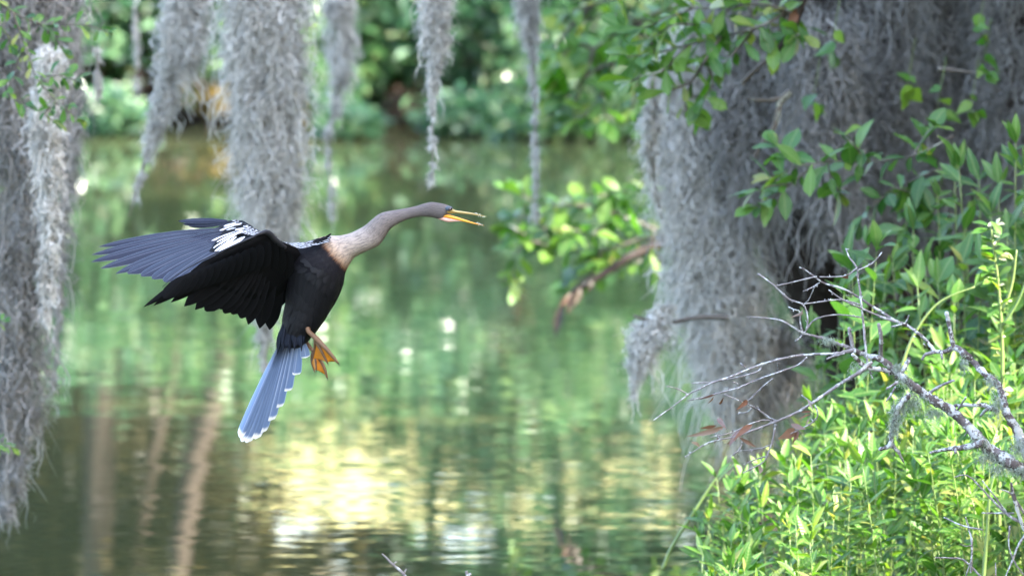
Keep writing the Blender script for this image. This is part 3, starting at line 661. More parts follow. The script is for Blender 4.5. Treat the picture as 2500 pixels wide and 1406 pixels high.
# ------------------------------------------------------------------ plants on the right-hand bank
def plant(label, tips, base_px, Y, meshes, L, step, group, seed, r0=.003, cat='plant', name='leafy_plant', **kw):
    random.seed(seed)
    b0 = P(base_px, 1400, Y); gz_ = float(height(np.array(b0.x), np.array(Y))); p0 = Vector((b0.x, Y, gz_))
    e = empty(name, p0, label, cat, group)
    for (px, py) in tips:
        tip = P(px, py, Y + random.uniform(-.12, .12))
        st = p0 + Vector((random.uniform(-.05, .05), random.uniform(-.05, .05), -.02))
        midp = st.lerp(tip, .55) + Vector(((tip.x - st.x) * -.15, 0, .04))
        mb = MB(); leafy_stem([st, midp, tip], r0, L, meshes, e, p0, step, stem_mb=mb, **kw)
        mb.build('stem', M['stem'], e, p0)
    return e
ORD = ['first', 'second', 'third', 'fourth', 'fifth', 'sixth', 'seventh', 'eighth', 'ninth', 'tenth', 'eleventh', 'twelfth']
ROWN = ('rearmost row', 'third row back', 'second row back', 'front row')
env_x = [1640, 1700, 1780, 1870, 1950, 2050, 2150, 2250, 2350, 2520]; env_y = [1320, 1240, 1165, 1100, 1030, 965, 915, 880, 860, 820]
r_ = random.Random(5)
k = 0
for row, (Y, dy, cnt) in enumerate(((22.9, 0, 9), (22.4, 60, 9), (21.9, 130, 9), (21.4, 230, 8))):
    for j in range(cnt):
        x = 1690 + row * 6 + (2500 - 1690) * (j + .3 + r_.random() * .5) / cnt
        if row == 3 and x < 1750: x += 60
        top = np.interp(x, env_x, env_y) + dy
        tips = [(x + r_.uniform(-70, 70), max(top, np.interp(x - 40, env_x, env_y)) + r_.uniform(-25, 90)) for _ in range(5)]
        left = x < 1950
        plant('green lance-leaved plant in the low thicket, %s, %s from left' % (ROWN[row], ORD[j]), tips, x + r_.uniform(-20, 40), Y + r_.uniform(-.15, .15),
              (lv_lance, lv_lime, lv_lime + lv_lance_mid[:2], lv_lime)[k % 4], .068, .017, 'lance-leaved plants in the low thicket', 400 + k, start=(.5, .42, .35, .25)[row], up=.55, spread=.75, wf=1.35)
        k += 1
# taller plants behind, up the right-hand edge
TALL = [(2130, [(2070, 640), (2120, 600), (2160, 690)], 22.6), (2230, [(2180, 640), (2230, 560), (2260, 650), (2200, 720)], 22.7), (2330, [(2290, 480), (2330, 420), (2360, 540), (2300, 600)], 22.9),
        (2400, [(2340, 400), (2390, 440), (2420, 520), (2440, 450)], 22.5), (2470, [(2480, 350), (2500, 420), (2460, 560), (2520, 470)], 22.2), (2290, [(2240, 700), (2290, 690), (2330, 740)], 22.2),
        (2380, [(2350, 640), (2400, 640), (2420, 720)], 22.3), (2150, [(2100, 760), (2150, 740), (2190, 800)], 22.9), (2050, [(2000, 800), (2050, 780), (1990, 830)], 23.1), (2480, [(2470, 640), (2500, 600), (2520, 700)], 22.6),
        (2330, [(2280, 800), (2330, 780), (2380, 830)], 22.5), (2220, [(2180, 850), (2230, 830)], 22.6)]
TALL.sort(key=lambda v: v[0])
for k, (bx, tips, Y) in enumerate(TALL):
    plant('tall green leafy plant in the upper thicket at the right edge, %s from the left' % ORD[k], tips, bx, Y + .7, (lv_lance_mid, lv_lance_mid + lv_lime[:2], lv_lance + lv_mid[:1])[k % 3], .092, .026, 'tall plants in the upper thicket', 500 + k, r0=.004, start=.4, up=.5, spread=.85, wf=1.5)
plant('broad-leaved pale green plant beside the dead twigs below the moss', [(2140, 610), (2080, 660), (2060, 720)], 2110, 22.3, lv_mid, .085, .03, None, 560, start=.5, up=.8)
# sunlit stem, sun glare on its leaf clusters painted as small pale leaves
def sunlit_stem():
    Y = 21.75; b0 = P(2440, 1400, Y); p0 = Vector((b0.x, Y, float(height(np.array(b0.x), np.array(Y)))))
    e = empty('sunlit_spike', p0, 'tall sunlit leafy spike at the right edge, sun glare painted as pale leaves', 'plant')
    p = catmull([p0, P(2440, 1150, Y), P(2448, 900, Y), P(2440, 720, Y), P(2428, 620, Y), P(2420, 560, Y)], 8)
    MB().add(*tube(p, np.linspace(.006, .002, len(p)), 6)).build('stem', M['stem'], e, p0)
    random.seed(9)
    bm_ = leaf_shape('glare_leaf', [(0, .05), (.2, .25), (.5, .36), (.8, .22), (1, .03)], M['glare_leaf'], .6, -.1)
    for i in range(len(p)):
        z = p[i]; px_y = i / len(p)
        if px_y > .3:
            for q in range(3):
                d = Vector((random.choice((-1, 1)) * random.uniform(.4, 1), random.uniform(-.8, .3), random.uniform(-.4, .9)))
                if random.random() < .3: put_leaf([bm_], Vector(z) + Vector((random.uniform(-.015, .015), 0, random.uniform(-.02, .02))), d, Vector((random.uniform(-.5, .5), -.6, 1)), random.uniform(.010, .022), e, p0, 'glare_leaf')
                else: put_leaf(lv_oblime, Vector(z) + Vector((0, 0, random.uniform(-.02, .02))), d, Vector((random.uniform(-.6, .6), -.6, 1)), random.uniform(.02, .048), e, p0)
        elif px_y > .1:
            for q in range(3):
                d = Vector((random.choice((-1, 1)), random.uniform(-.6, .3), random.uniform(.2, .9)))
                put_leaf(lv_lime, z, d, Vector((0, -.5, 1)), random.uniform(.04, .08), e, p0)
    for a, c in (((2448, 760), (2482, 610)), ((2445, 800), (2520, 640))):
        q = catmull([P(*a, Y), P((a[0] + c[0]) / 2 + 6, (a[1] + c[1]) / 2 + 10, Y), P(*c, Y)], 5); MB().add(*tube(q, np.linspace(.0045, .002, len(q)), 5)).build('side_stem', M['stem'], e, p0)
sunlit_stem()
def grass_stalk(label, poly, Y, r0, seed):
    p0 = P(*poly[0], Y); e = empty('reed_stalk', p0, label, 'stalk', 'stalks at the edge of the thicket')
    p = catmull([P(*q, Y) for q in poly], 6); MB().add(*tube(p, np.linspace(r0, r0 * .35, len(p)), 6)).build('stalk', M['stem'], e, p0)
    A = P(*poly[-1], Y); put_leaf(lv_lance, A, Vector((.3, 0, 1)), Vector((0, -1, .2)), .04, e, p0)
grass_stalk('thin pale stalk leaning right over the water at the tip of the thicket', [(1618, 1390), (1640, 1335), (1690, 1255), (1735, 1185), (1762, 1150)], 22.8, .005, 1)
grass_stalk('arching green stalk behind the dead branch', [(2200, 900), (2230, 820), (2290, 740), (2380, 700)], 22.0, .004, 2)
grass_stalk('upright pale stalk in the lower right corner', [(2400, 1420), (2410, 1300), (2418, 1200), (2440, 1120)], 21.2, .005, 3)

# ------------------------------------------------------------------ the bare branch at the right (in focus)
def Z4(x, y): return 1560 + x / 2.268, 580 + y / 2.268
def branch_tube(poly, seed, dep, rough=.1, sides=8, knots=True, Y=20.0):
    """poly rows: x, y, radius (close-up pixels); dep = depth offset at start and end"""
    r = np.random.default_rng(seed); n = len(poly); rows = []
    for i, (x, y, rr) in enumerate(poly):
        d = dep[0] + (dep[1] - dep[0]) * i / max(n - 1, 1) + (r.uniform(-.012, .012) if 0 < i else 0)
        px, py = Z4(x, y); p = P(px, py, Y + d); rows.append((*p, rr / 2.268 / 1150))
    rows = catmull(rows, 6)
    pts = rows[:, :3] + r.normal(size=(len(rows), 3)) * rows[:, 3:4] * .10
    rad = np.maximum(rows[:, 3], .0010) * (1 + (.10 * r.normal(size=len(rows)) if knots else 0))
    return tube(pts, rad, sides, rough, seed)
BR0 = P(2560, 1290, 20.0)
def dead_branch():
    e = empty('dead_branch', BR0, 'bare lichen-spotted branch reaching left from the lower right, with forking twigs', 'branch')
    def part(name, poly, seed, dep=(0, 0), mat='dead_twig', sides=7):
        mb = MB(); mb.add(*branch_tube(poly, seed, dep, sides=sides)); return mb.build(name, M[mat], e, BR0)
    part('main_limb', [(2320, 1400, 42), (2230, 1345, 41), (2140, 1295, 40), (2050, 1240, 37), (1960, 1185, 35), (1880, 1110, 31), (1800, 1020, 28), (1720, 950, 27), (1640, 905, 25), (1560, 850, 23), (1480, 790, 21), (1420, 740, 19), (1370, 692, 18), (1320, 666, 16), (1270, 655, 14), (1190, 622, 13)], 1, (0, 0), 'dead_wood', 14)
    part('side_limb', [(1195, 622, 12), (1100, 640, 9), (1000, 645, 8), (900, 652, 7.5), (800, 668, 7), (700, 695, 6.5), (620, 722, 6), (520, 765, 5.5), (400, 805, 5), (330, 840, 4.5), (270, 870, 4), (180, 940, 3.5), (80, 1010, 3.2)], 2, (0, -.08), 'dead_twig')
    part('upper_limb', [(2300, 1420, 36), (2230, 1330, 32), (2170, 1230, 29), (2132, 1150, 27), (2090, 1060, 25), (2040, 980, 23), (2015, 900, 21), (1990, 820, 20), (1920, 760, 20), (1850, 690, 19), (1800, 640, 19), (1750, 610, 17), (1690, 630, 12), (1635, 632, 12)], 3, (0, .1), 'dead_wood', 12)
    part('upper_twig', [(1640, 636, 11), (1605, 585, 9.5), (1560, 540, 9), (1490, 490, 9), (1420, 460, 8), (1340, 410, 8), (1260, 360, 7), (1200, 320, 6.5), (1120, 280, 6), (1030, 255, 5.5), (990, 230, 5), (930, 185, 4.5), (890, 165, 4)], 4, (.1, .14), 'dead_wood')
    part('stub', [(1742, 612, 15), (1722, 500, 13), (1703, 412, 12)], 5, (.08, .06), 'dead_wood')
    T = [
        [(1265, 690, 7), (1252, 570, 7), (1240, 450, 6.5), (1232, 380, 6.5), (1225, 300, 6), (1215, 240, 5.5), (1205, 165, 5), (1165, 110, 4), (1145, 60, 3.5)],
        [(1212, 182, 4), (1280, 150, 4), (1320, 115, 3.5), (1345, 82, 3.5)],
        [(1207, 168, 4), (1150, 210, 4), (1080, 218, 3.8), (1000, 218, 3.2)],
        [(985, 215, 4), (880, 240, 4), (760, 268, 3.2)],
        [(658, 200, 6), (745, 262, 5), (830, 340, 4.5), (910, 372, 4.5), (935, 450, 4), (925, 515, 4)],
        [(915, 368, 3.5), (945, 335, 3.5), (972, 275, 3.2), (1000, 250, 3)],
        [(1240, 378, 5), (1130, 345, 4.5), (1030, 352, 4.2), (915, 368, 4)],
        [(1420, 466, 7), (1300, 422, 6), (1210, 382, 5.5), (1130, 345, 4.5), (1050, 290, 4)],
        [(1000, 250, 4), (950, 280, 3.5), (915, 295, 3)],
        [(1175, 612, 11), (1100, 588, 10), (1050, 565, 9), (980, 548, 8), (910, 528, 7), (860, 500, 5), (790, 460, 4), (700, 445, 3.2), (600, 438, 2.8)],
        [(905, 530, 6), (893, 470, 5), (890, 412, 4), (860, 398, 3.5), (830, 385, 3.2)],
        [(918, 525, 5), (960, 465, 5), (1010, 440, 4.5), (1080, 428, 4.5), (1150, 430, 4.2), (1232, 442, 4)],
        [(905, 535, 5), (890, 555, 4), (870, 570, 3.5)],
        [(1182, 605, 11), (1172, 550, 10), (1162, 496, 9)],
        [(1337, 660, 12), (1340, 560, 11), (1327, 475, 10)],
        [(1400, 745, 15), (1330, 727, 14), (1270, 722, 13), (1225, 690, 12), (1182, 645, 11)],
        [(1290, 688, 12), (1215, 750, 11), (1130, 800, 9.5), (1040, 860, 9), (960, 915, 8.5), (880, 965, 8), (800, 1000, 7), (755, 1020, 7), (690, 1045, 6), (620, 1070, 5.5), (560, 1095, 5), (480, 1112, 4), (400, 1130, 4), (330, 1165, 3.5), (255, 1215, 3.2)],
        [(755, 1020, 6), (680, 965, 5.5), (610, 925, 5), (550, 900, 4.2), (470, 865, 3.2)],
        [(755, 1018, 5), (690, 1010, 4), (620, 1030, 4), (540, 1068, 3.5), (470, 1090, 3.2), (395, 1105, 3)],
        [(755, 1025, 5.5), (745, 1100, 5), (720, 1180, 4.5), (690, 1240, 4.2), (620, 1280, 3.8), (575, 1302, 3.5)],
        [(742, 1140, 4), (680, 1165, 3.8), (580, 1180, 3.6), (545, 1185, 3.4), (505, 1215, 3)],
        [(702, 1210, 4), (640, 1230, 3.6), (575, 1258, 3)],
        [(560, 1095, 3.5), (570, 1140, 3.2), (545, 1185, 3)],
        [(932, 662, 5), (880, 705, 5), (800, 735, 4.8), (700, 770, 4.5), (620, 800, 4.5), (540, 835, 4.2), (460, 855, 4), (370, 880, 3.8), (270, 902, 3.4)],
        [(742, 780, 4), (690, 820, 3.8), (640, 870, 3.6), (590, 915, 3.4)],
        [(680, 692, 5), (665, 735, 4.2), (560, 770, 4), (400, 800, 3.6), (290, 805, 3.2)],
        [(272, 868, 3.8), (220, 840, 3.6), (155, 820, 3.2)],
        [(1040, 672, 5), (1080, 656, 6), (1140, 640, 6.5)],
        [(1430, 800, 8), (1400, 820, 7), (1370, 837, 6)], [(1420, 825, 5), (1395, 870, 5), (1370, 905, 4.5)],
        [(1600, 868, 9), (1660, 825, 8.5), (1745, 790, 7)],
        [(1455, 745, 14), (1480, 705, 12), (1498, 665, 10)],
        [(1500, 868, 17), (1440, 930, 17), (1420, 1000, 16), (1400, 1080, 14), (1388, 1150, 12), (1330, 1172, 10)], [(1395, 1145, 12), (1435, 1185, 10), (1465, 1242, 5)],
        [(1900, 1135, 22), (1850, 1152, 18), (1800, 1160, 16), (1740, 1168, 14), (1680, 1175, 9), (1610, 1190, 6)], [(1755, 1160, 10), (1752, 1190, 7)],
        [(1985, 955, 16), (1910, 930, 12), (1840, 928, 10), (1752, 928, 9)], [(1950, 940, 10), (1915, 960, 9), (1893, 985, 7)], [(1768, 950, 6), (1790, 915, 6), (1810, 885, 5.5)],
        [(1395, 495, 4), (1450, 480, 5), (1478, 470, 5), (1495, 430, 4.5)],
        [(1640, 635, 9), (1590, 645, 9), (1568, 675, 7)], [(1675, 635, 8), (1678, 670, 6)],
        [(640, 925, 3.5), (600, 965, 3.5), (552, 970, 3)], [(690, 1050, 3.5), (650, 1066, 3)], [(760, 1012, 4), (700, 985, 3.5), (655, 940, 3)],
        [(975, 925, 4), (990, 985, 4), (950, 1030, 3.6), (880, 1065, 3.6), (812, 1100, 3)], [(960, 915, 4), (925, 890, 3.5), (900, 872, 3)],
        [(1285, 690, 6), (1280, 740, 5), (1295, 780, 4)], [(590, 720, 3.5), (575, 705, 3.2), (562, 695, 3)], [(770, 735, 3.5), (768, 710, 3.2), (770, 695, 3)], [(560, 815, 3), (540, 805, 2.8), (520, 800, 2.6)], [(450, 1120, 3), (430, 1090, 3), (400, 1075, 2.8)]]
    for i, p in enumerate(T):
        part('twig', p, 20 + i, (random.uniform(-.03, .03), random.uniform(-.07, .07)), 'dead_wood' if p[0][2] > 13 else 'dead_twig', 8 if p[0][2] > 8 else 6)
    # little spurs and buds
    r = random.Random(3); mb = MB()
    for p in T + [[(1190, 622, 8), (900, 652, 7), (620, 722, 6), (330, 840, 5), (100, 990, 4)], [(1640, 636, 8), (1340, 410, 8), (1030, 255, 6)], [(1960, 1185, 34), (1560, 850, 22), (1320, 666, 15)]]:
        for a, b in zip(p[:-1], p[1:]):
            for s in range(2):
                if r.random() < .55:
                    f = r.random(); x = a[0] + (b[0] - a[0]) * f; y = a[1] + (b[1] - a[1]) * f; rr = a[2] + (b[2] - a[2]) * f
                    an = r.uniform(0, 6.28); ln = rr + r.uniform(4, 12)
                    mb.add(*branch_tube([(x, y, 3.2), (x + math.cos(an) * ln * .6, y + math.sin(an) * ln * .6, 3.0), (x + math.cos(an) * ln, y + math.sin(an) * ln, 2.2)], r.randrange(9999), (0, r.uniform(-.02, .02)), sides=5))
    mb.build('spurs', M['dead_twig'], e, BR0, kind='stuff')
    # withered leaves
    for x0, y0, x1, y1, wf in ((475, 1045, 315, 1105, 1.0), (430, 1040, 345, 1060, 1.3), (288, 1132, 370, 1155, 1.5), (470, 1062, 390, 1050, .9), (628, 1035, 560, 1068, 1.3), (580, 1050, 495, 1140, 1.1), (545, 1095, 500, 1142, 1.1), (555, 1105, 648, 1160, 1.2),
                            (415, 880, 380, 925, .9), (425, 865, 355, 892, .8), (468, 885, 430, 960, .7), (440, 1000, 465, 1035, .8), (840, 1032, 905, 1055, 1.5), (870, 1062, 820, 1100, 1.3), (875, 1062, 885, 1098, 1.2),
                            (955, 962, 895, 965, 1.5), (950, 975, 885, 1002, .8), (940, 1000, 930, 1030, .9), (932, 890, 955, 950, .8), (672, 1262, 674, 1298, 1.6), (450, 1095, 415, 1140, .9), (600, 900, 585, 925, 1.4), (905, 395, 912, 440, .9), (1150, 205, 1185, 225, 1.2)):
        A = P(*Z4(x0, y0), 19.98 + r.uniform(-.04, .04)); B = P(*Z4(x1, y1), 19.96 + r.uniform(-.05, .05)); v = B - A
        put_leaf(lv_rust, A, v, Vector((r.uniform(-.7, .7), -1, r.uniform(-.3, .8))), v.length, e, BR0, 'dry_leaf', wf * .62)
    # lichen tufts
    def tuft(px, py, rx, ry, n, seed, Y=19.985):
        q = np.random.default_rng(seed); c = np.array(P(*Z4(px, py), Y)) - np.array(BR0)
        sc = 1 / 2.268 / 1150
        st = c + q.normal(size=(n, 3)) * np.array([rx, 22, ry]) * sc * .5
        S = 5; tt = np.linspace(0, 1, S + 1); Lg = q.uniform(8, 30, n) * sc
        d = unit(q.normal(size=(n, 3)) + np.array([0, 0, -.7])); pts = st[:, None] + d[:, None] * (Lg[:, None] * tt)[..., None]
        pts += (np.sin(q.uniform(4, 9, (n, 1)) * tt + q.uniform(0, 6, (n, 1)))[..., None] * unit(q.normal(size=(n, 3)))[:, None]) * (6 * sc)
        pts[..., 2] -= (Lg[:, None] * .5 * tt ** 2)
        wd = unit(q.normal(size=(n, 3)))[:, None]; ww = (2.0 * sc * (1 - .7 * tt))[None, :, None]
        V = np.stack([pts - wd * ww, pts + wd * ww], 2).reshape(-1, 3); bs = (np.arange(n) * (S + 1) * 2)[:, None] + (np.arange(S) * 2)[None]
        F = np.stack([bs, bs + 1, bs + 3, bs + 2], -1).reshape(-1, 4)
        link('lichen_tuft', np_mesh('lichen_tuft', V, F, M['lichen'], True, np.repeat(q.random(n), (S + 1) * 2)), e, 'stuff')
    for i, a in enumerate(((1520, 905, 70, 60, 420), (1440, 950, 45, 60, 420), (1415, 1040, 34, 70, 360), (1640, 970, 60, 40, 260), (1050, 570, 40, 25, 160), (1230, 715, 60, 40, 200), (1430, 715, 24, 20, 140), (1800, 700, 26, 45, 130), (1980, 930, 40, 80, 360), (1930, 1215, 60, 40, 300), (2000, 1268, 60, 40, 300), (2100, 1160, 50, 70, 380), (1890, 1130, 50, 30, 220), (1470, 790, 40, 30, 180), (1950, 800, 40, 40, 160), (2100, 1290, 70, 40, 260))):
        tuft(*a, 700 + i)
dead_branch()
def Z8(x, y, r): return ((1250 + x / 1.991 - 1560) * 2.268, (700 + y / 1.991 - 580) * 2.268, r * 2.268 / 1.991)
def corner_twigs():
    p0 = P(2540, 1330, 20.2)
    e = empty('bare_shrub', p0, 'thin bare grey twigs in the lower right corner below the lichen-spotted branch', 'shrub')
    for i, pl in enumerate([[(2600, 1260, 12), (2500, 1190, 10), (2450, 1060, 9), (2425, 950, 7)], [(2480, 1150, 8), (2430, 1120, 7), (2380, 1080, 6), (2320, 1020, 5), (2220, 920, 4), (2150, 925, 3)], [(2500, 1190, 7), (2460, 1260, 6), (2440, 1310, 5), (2395, 1420, 4)],
                              [(2230, 1390, 5), (2236, 1250, 5), (2222, 1180, 4.5), (2205, 1120, 4)], [(2300, 1430, 5), (2200, 1330, 5), (2130, 1318, 4), (2058, 1315, 3.5)], [(2290, 1180, 4), (2190, 1160, 4), (2100, 1120, 3)], [(2440, 1100, 5), (2360, 1100, 4), (2282, 1098, 3)],
                              [(2420, 1160, 5), (2415, 1250, 4), (2440, 1330, 4), (2489, 1400, 4)], [(2400, 1090, 5), (2340, 1010, 4), (2285, 940, 3)], [(2489, 1100, 6), (2430, 1010, 5), (2380, 985, 3.5)], [(2232, 1330, 4), (2215, 1380, 4), (2200, 1420, 3)], [(2350, 1420, 3), (2352, 1380, 3), (2350, 1340, 2.5)], [(2238, 1255, 3.5), (2205, 1260, 3), (2180, 1250, 2.5)]]):
        mb = MB(); mb.add(*branch_tube([Z8(*q) for q in pl], 60 + i, (.2, .2 + random.uniform(-.06, .06)), sides=6)); mb.build('twig', M['dead_twig' if i else 'dead_wood'], e, p0)
corner_twigs()
def lone_twig(label, polys, Y, seed):
    p0 = P(polys[0][0][0], polys[0][0][1], Y); e = empty('broken_twig', p0, label, 'twig')
    for i, pl in enumerate(polys):
        rows = catmull([(*P(x, y, Y), r / 1150) for x, y, r in pl], 5)
        MB().add(*tube(rows[:, :3], rows[:, 3], 6, .15, seed + i)).build('twig', M['dead_twig'], e, p0)
lone_twig('small forked twig poking up at the bottom edge below the bird', [[(1010, 1440, 4), (985, 1400, 3.5), (960, 1378, 3), (933, 1351, 2)], [(985, 1400, 2.5), (992, 1388, 2)], [(960, 1378, 2.5), (968, 1370, 1.8)]], 20.0, 5)
lone_twig('tip of a knobbly twig at the bottom edge right of the forked twig', [[(1150, 1450, 4), (1143, 1410, 4), (1138, 1393, 3.2)], [(1143, 1405, 3.5), (1150, 1399, 3)]], 20.0, 8)

# ------------------------------------------------------------------ the bird
def B(px, py, d=0.0): return P(px, py, 20.0 + d)
BC = B(760, 660)
def feather_mat(name, base, edge, tipc=None, rough=.45, spec=.5, shaft=(.1, .1, .1), edge_w=.06, trans=0.0, tip_at=.93, streak=None):
    m, t, out = new_mat(name)
    uv = N(t, 'ShaderNodeUVMap'); sp = N(t, 'ShaderNodeSeparateXYZ'); t.links.new(uv.outputs[0], sp.inputs[0])
    u, v = sp.outputs[0], sp.outputs[1]          # u along, v across (0..1)
    ac = math_n(t, 'ABSOLUTE', math_n(t, 'SUBTRACT', v, .5))
    ef = ramp(t, math_n(t, 'MULTIPLY', ac, 2.0), [(1 - edge_w * 2.2, (0, 0, 0)), (1 - edge_w * .3, (1, 1, 1))]).outputs[0]
    sf = ramp(t, ac, [(.018, (1, 1, 1)), (.035, (0, 0, 0))]).outputs[0]
    oi = N(t, 'ShaderNodeObjectInfo')
    # barbs run out obliquely from the shaft
    bw = N(t, 'ShaderNodeTexWave'); bw.inputs['Scale'].default_value = 22; bw.inputs['Distortion'].default_value = 1.2; bw.inputs['Detail'].default_value = 2
    cmb = N(t, 'ShaderNodeCombineXYZ'); t.links.new(math_n(t, 'SUBTRACT', u, math_n(t, 'MULTIPLY', ac, .35)), cmb.inputs[0]); t.links.new(math_n(t, 'MULTIPLY', oi.outputs['Random'], 7.0), cmb.inputs[1]); t.links.new(cmb.outputs[0], bw.inputs[0])
    col = mix(t, math_n(t, 'MULTIPLY', bw.outputs['Fac'], .35), base, tuple(c * .55 for c in base))
    if streak: 
        st = ramp(t, ac, [(streak[1], (1, 1, 1)), (streak[1] + .08, (0, 0, 0))]).outputs[0]
        gt = ramp(t, u, [(.12, (0, 0, 0)), (.3, (1, 1, 1))]).outputs[0]
        col = mix(t, math_n(t, 'MULTIPLY', st, gt), col, streak[0])
    col = mix(t, math_n(t, 'MULTIPLY', ef, .8), col, edge)
    col = mix(t, math_n(t, 'MULTIPLY', sf, .8), col, shaft)
    if tipc:
        col = mix(t, ramp(t, u, [(.08, (.85, .85, .85)), (.26, (0, 0, 0))]).outputs[0], col, (.014, .022, .045))
        nz = noise(t, uv.outputs[0], 9, 2)
        tf = ramp(t, math_n(t, 'ADD', math_n(t, 'ADD', u, math_n(t, 'MULTIPLY', ac, .07)), math_n(t, 'MULTIPLY', math_n(t, 'SUBTRACT', nz.outputs[0], .5), .04)), [(tip_at - .015, (0, 0, 0)), (tip_at + .02, (1, 1, 1))]).outputs[0]
        col = mix(t, tf, col, tipc)
    b = principled(t, None, col, rough, spec)
    bump(t, b, bw.outputs['Fac'], .12, .001)
    if trans:
        tr = N(t, 'ShaderNodeBsdfTranslucent'); t.links.new(col, tr.inputs[0]); mx = N(t, 'ShaderNodeMixShader'); mx.inputs[0].default_value = trans
        t.links.new(b.outputs[0], mx.inputs[1]); t.links.new(tr.outputs[0], mx.inputs[2]); t.links.new(mx.outputs[0], out.inputs[0])
    else: t.links.new(b.outputs[0], out.inputs[0])
    return m
M['f_black'] = feather_mat('f_black', (.006, .006, .007), (.010, .010, .012), None, .75, .08, (.010, .009, .008))
M['f_sheen'] = feather_mat('f_sheen', (.018, .021, .036), (.13, .14, .18), None, .6, .12, (.09, .09, .11), .045)  # bluish base stands in for the sky's sheen on black feathers
M['f_tail'] = feather_mat('f_tail', (.14, .21, .36), (.34, .43, .60), (.85, .84, .84), .42, .6, (.30, .36, .48), .05, .25, tip_at=.952)  # black tail by nature, the sky's blue sheen is put into its colour
M['f_white'] = feather_mat('f_white', (.58, .58, .60), (.02, .02, .025), None, .55, .3, (.7, .7, .7), .13)
M['f_contour'] = feather_mat('f_contour', (.0045, .0045, .006), (.016, .015, .018), None, .6, .2, (.008, .008, .009), .05)
M['f_tailcov'] = feather_mat('f_tailcov', (.005, .007, .013), (.012, .018, .034), None, .65, .12, (.02, .03, .055), .06)
M['f_streak'] = feather_mat('f_streak', (.005, .005, .006), (.005, .005, .006), None, .6, .15, (.5, .5, .52), .05, streak=((.50, .51, .54), .11))

def feather_mesh(name, prof, mat, camber=.18, bend=.06, asym=.0, n=16):
    """length 1 along +X, full width 1 at prof=1 along Y; vane bowed across, bent along"""
    V = []; F = []; UV = []
    xs_ = np.linspace(0, 1, n + 1); ac = np.linspace(-1, 1, 7)
    for i, x in enumerate(xs_):
        wd = .5 * np.interp(x, [p[0] for p in prof], [p[1] for p in prof])
        for a in ac:
            V.append((x - .0, a * wd + asym * wd * .0, bend * (x * (1 - x)) * 4 - camber * (a * a) * wd * .5)); UV.append((x, (a + 1) / 2))
    for i in range(n):
        for j in range(6):
            q = i * 7 + j; F.append((q, q + 1, q + 8, q + 7))
    me = py_mesh(name, V, F, M[mat])
    ul = me.uv_layers.new(name='UVMap')
    for lp in me.loops: ul.data[lp.index].uv = UV[lp.vertex_index]
    return me
PRIM = [(0, .25), (.1, .5), (.35, .95), (.6, 1), (.8, .8), (.92, .45), (1, .04)]
SECO = [(0, .3), (.15, .7), (.4, 1), (.75, 1), (.9, .82), (.97, .5), (1, .12)]
TAIL = [(0, .2), (.12, .4), (.4, .75), (.7, .95), (.88, 1), (.95, .9), (.985, .6), (1, .15)]
COV = [(0, .3), (.2, .75), (.5, 1), (.75, .98), (.9, .7), (1, .08)]
LANC = [(0, .25), (.25, .8), (.5, 1), (.75, .75), (1, .05)]
FM = {k: feather_mesh('feather', p, m_, **kw) for k, (p, m_, kw) in {
    'pb': (PRIM, 'f_black', {}), 'sb': (SECO, 'f_black', {}), 'ps': (PRIM, 'f_sheen', {}), 'ss': (SECO, 'f_sheen', {}), 'tl': (TAIL, 'f_tail', dict(camber=.5, bend=.03, n=26)),
    'cw': (COV, 'f_white', dict(camber=.5, bend=.05)), 'cs': (LANC, 'f_streak', dict(camber=.4, bend=.08)), 'cb': (COV, 'f_black', dict(camber=.4, bend=.05)), 'cf': (COV, 'f_contour', dict(camber=.35, bend=.03)), 'tc': (LANC, 'f_tailcov', dict(camber=.5, bend=.03)), 'sc': (COV, 'f_sheen', dict(camber=.4, bend=.05))}.items()}
def feather(kind, base, tip, wpx, nrm, parent, name='feather', twist=0.0):
    x = tip - base; L = x.length; x = x.normalized(); n = Vector(nrm); y = n.cross(x).normalized(); z = x.cross(y)
    if twist: y, z = y * math.cos(twist) + z * math.sin(twist), z * math.cos(twist) - y * math.sin(twist)
    wd = wpx / 1150
    o = bpy.data.objects.new(name, FM[kind]); COL.objects.link(o); o.parent = parent
    m4 = Matrix.Identity(4)
    for i in range(3): m4[i][0] = x[i] * L; m4[i][1] = y[i] * wd; m4[i][2] = z[i] * (L * .5 + wd * .5) * .6
    m4.translation = base - BC
    o.matrix_basis = m4
    return o
def sheet(name, poly, mat, parent, thick=.006, bulge=.0, n=1):
    """closed thin plate through an outline of world points, bulged towards the camera in the middle"""
    bm = bmesh.new(); c = Vector((0, 0, 0))
    for p in poly: c += p
    c /= len(poly)
    rings = 4; vs = []
    for k in range(rings):
        f = 1 - k / rings
        vs.append([bm.verts.new(c + (p - c) * f + Vector((0, -bulge * (1 - f * f) - thick * .5, 0)) - BC) for p in poly])
    vc = bm.verts.new(c + Vector((0, -bulge - thick * .5, 0)) - BC)
    back = [bm.verts.new(c + (p - c) * 1.0 + Vector((0, thick * .5, 0)) - BC) for p in poly]; bc = bm.verts.new(c + Vector((0, thick * .5, 0)) - BC)
    m_ = len(poly)
    for k in range(rings - 1):
        for i in range(m_): bm.faces.new((vs[k][i], vs[k][(i + 1) % m_], vs[k + 1][(i + 1) % m_], vs[k + 1][i]))
    for i in range(m_):
        bm.faces.new((vs[-1][i], vs[-1][(i + 1) % m_], vc)); bm.faces.new((vs[0][(i + 1) % m_], vs[0][i], back[i], back[(i + 1) % m_])); bm.faces.new((back[(i + 1) % m_], back[i], bc))
    bmesh.ops.recalc_face_normals(bm, faces=bm.faces)
    me = bpy.data.meshes.new(name); bm.to_mesh(me); bm.free(); me.materials.append(mat)
    me.polygons.foreach_set('use_smooth', np.full(len(me.polygons), True))
    return link(name, me, parent)
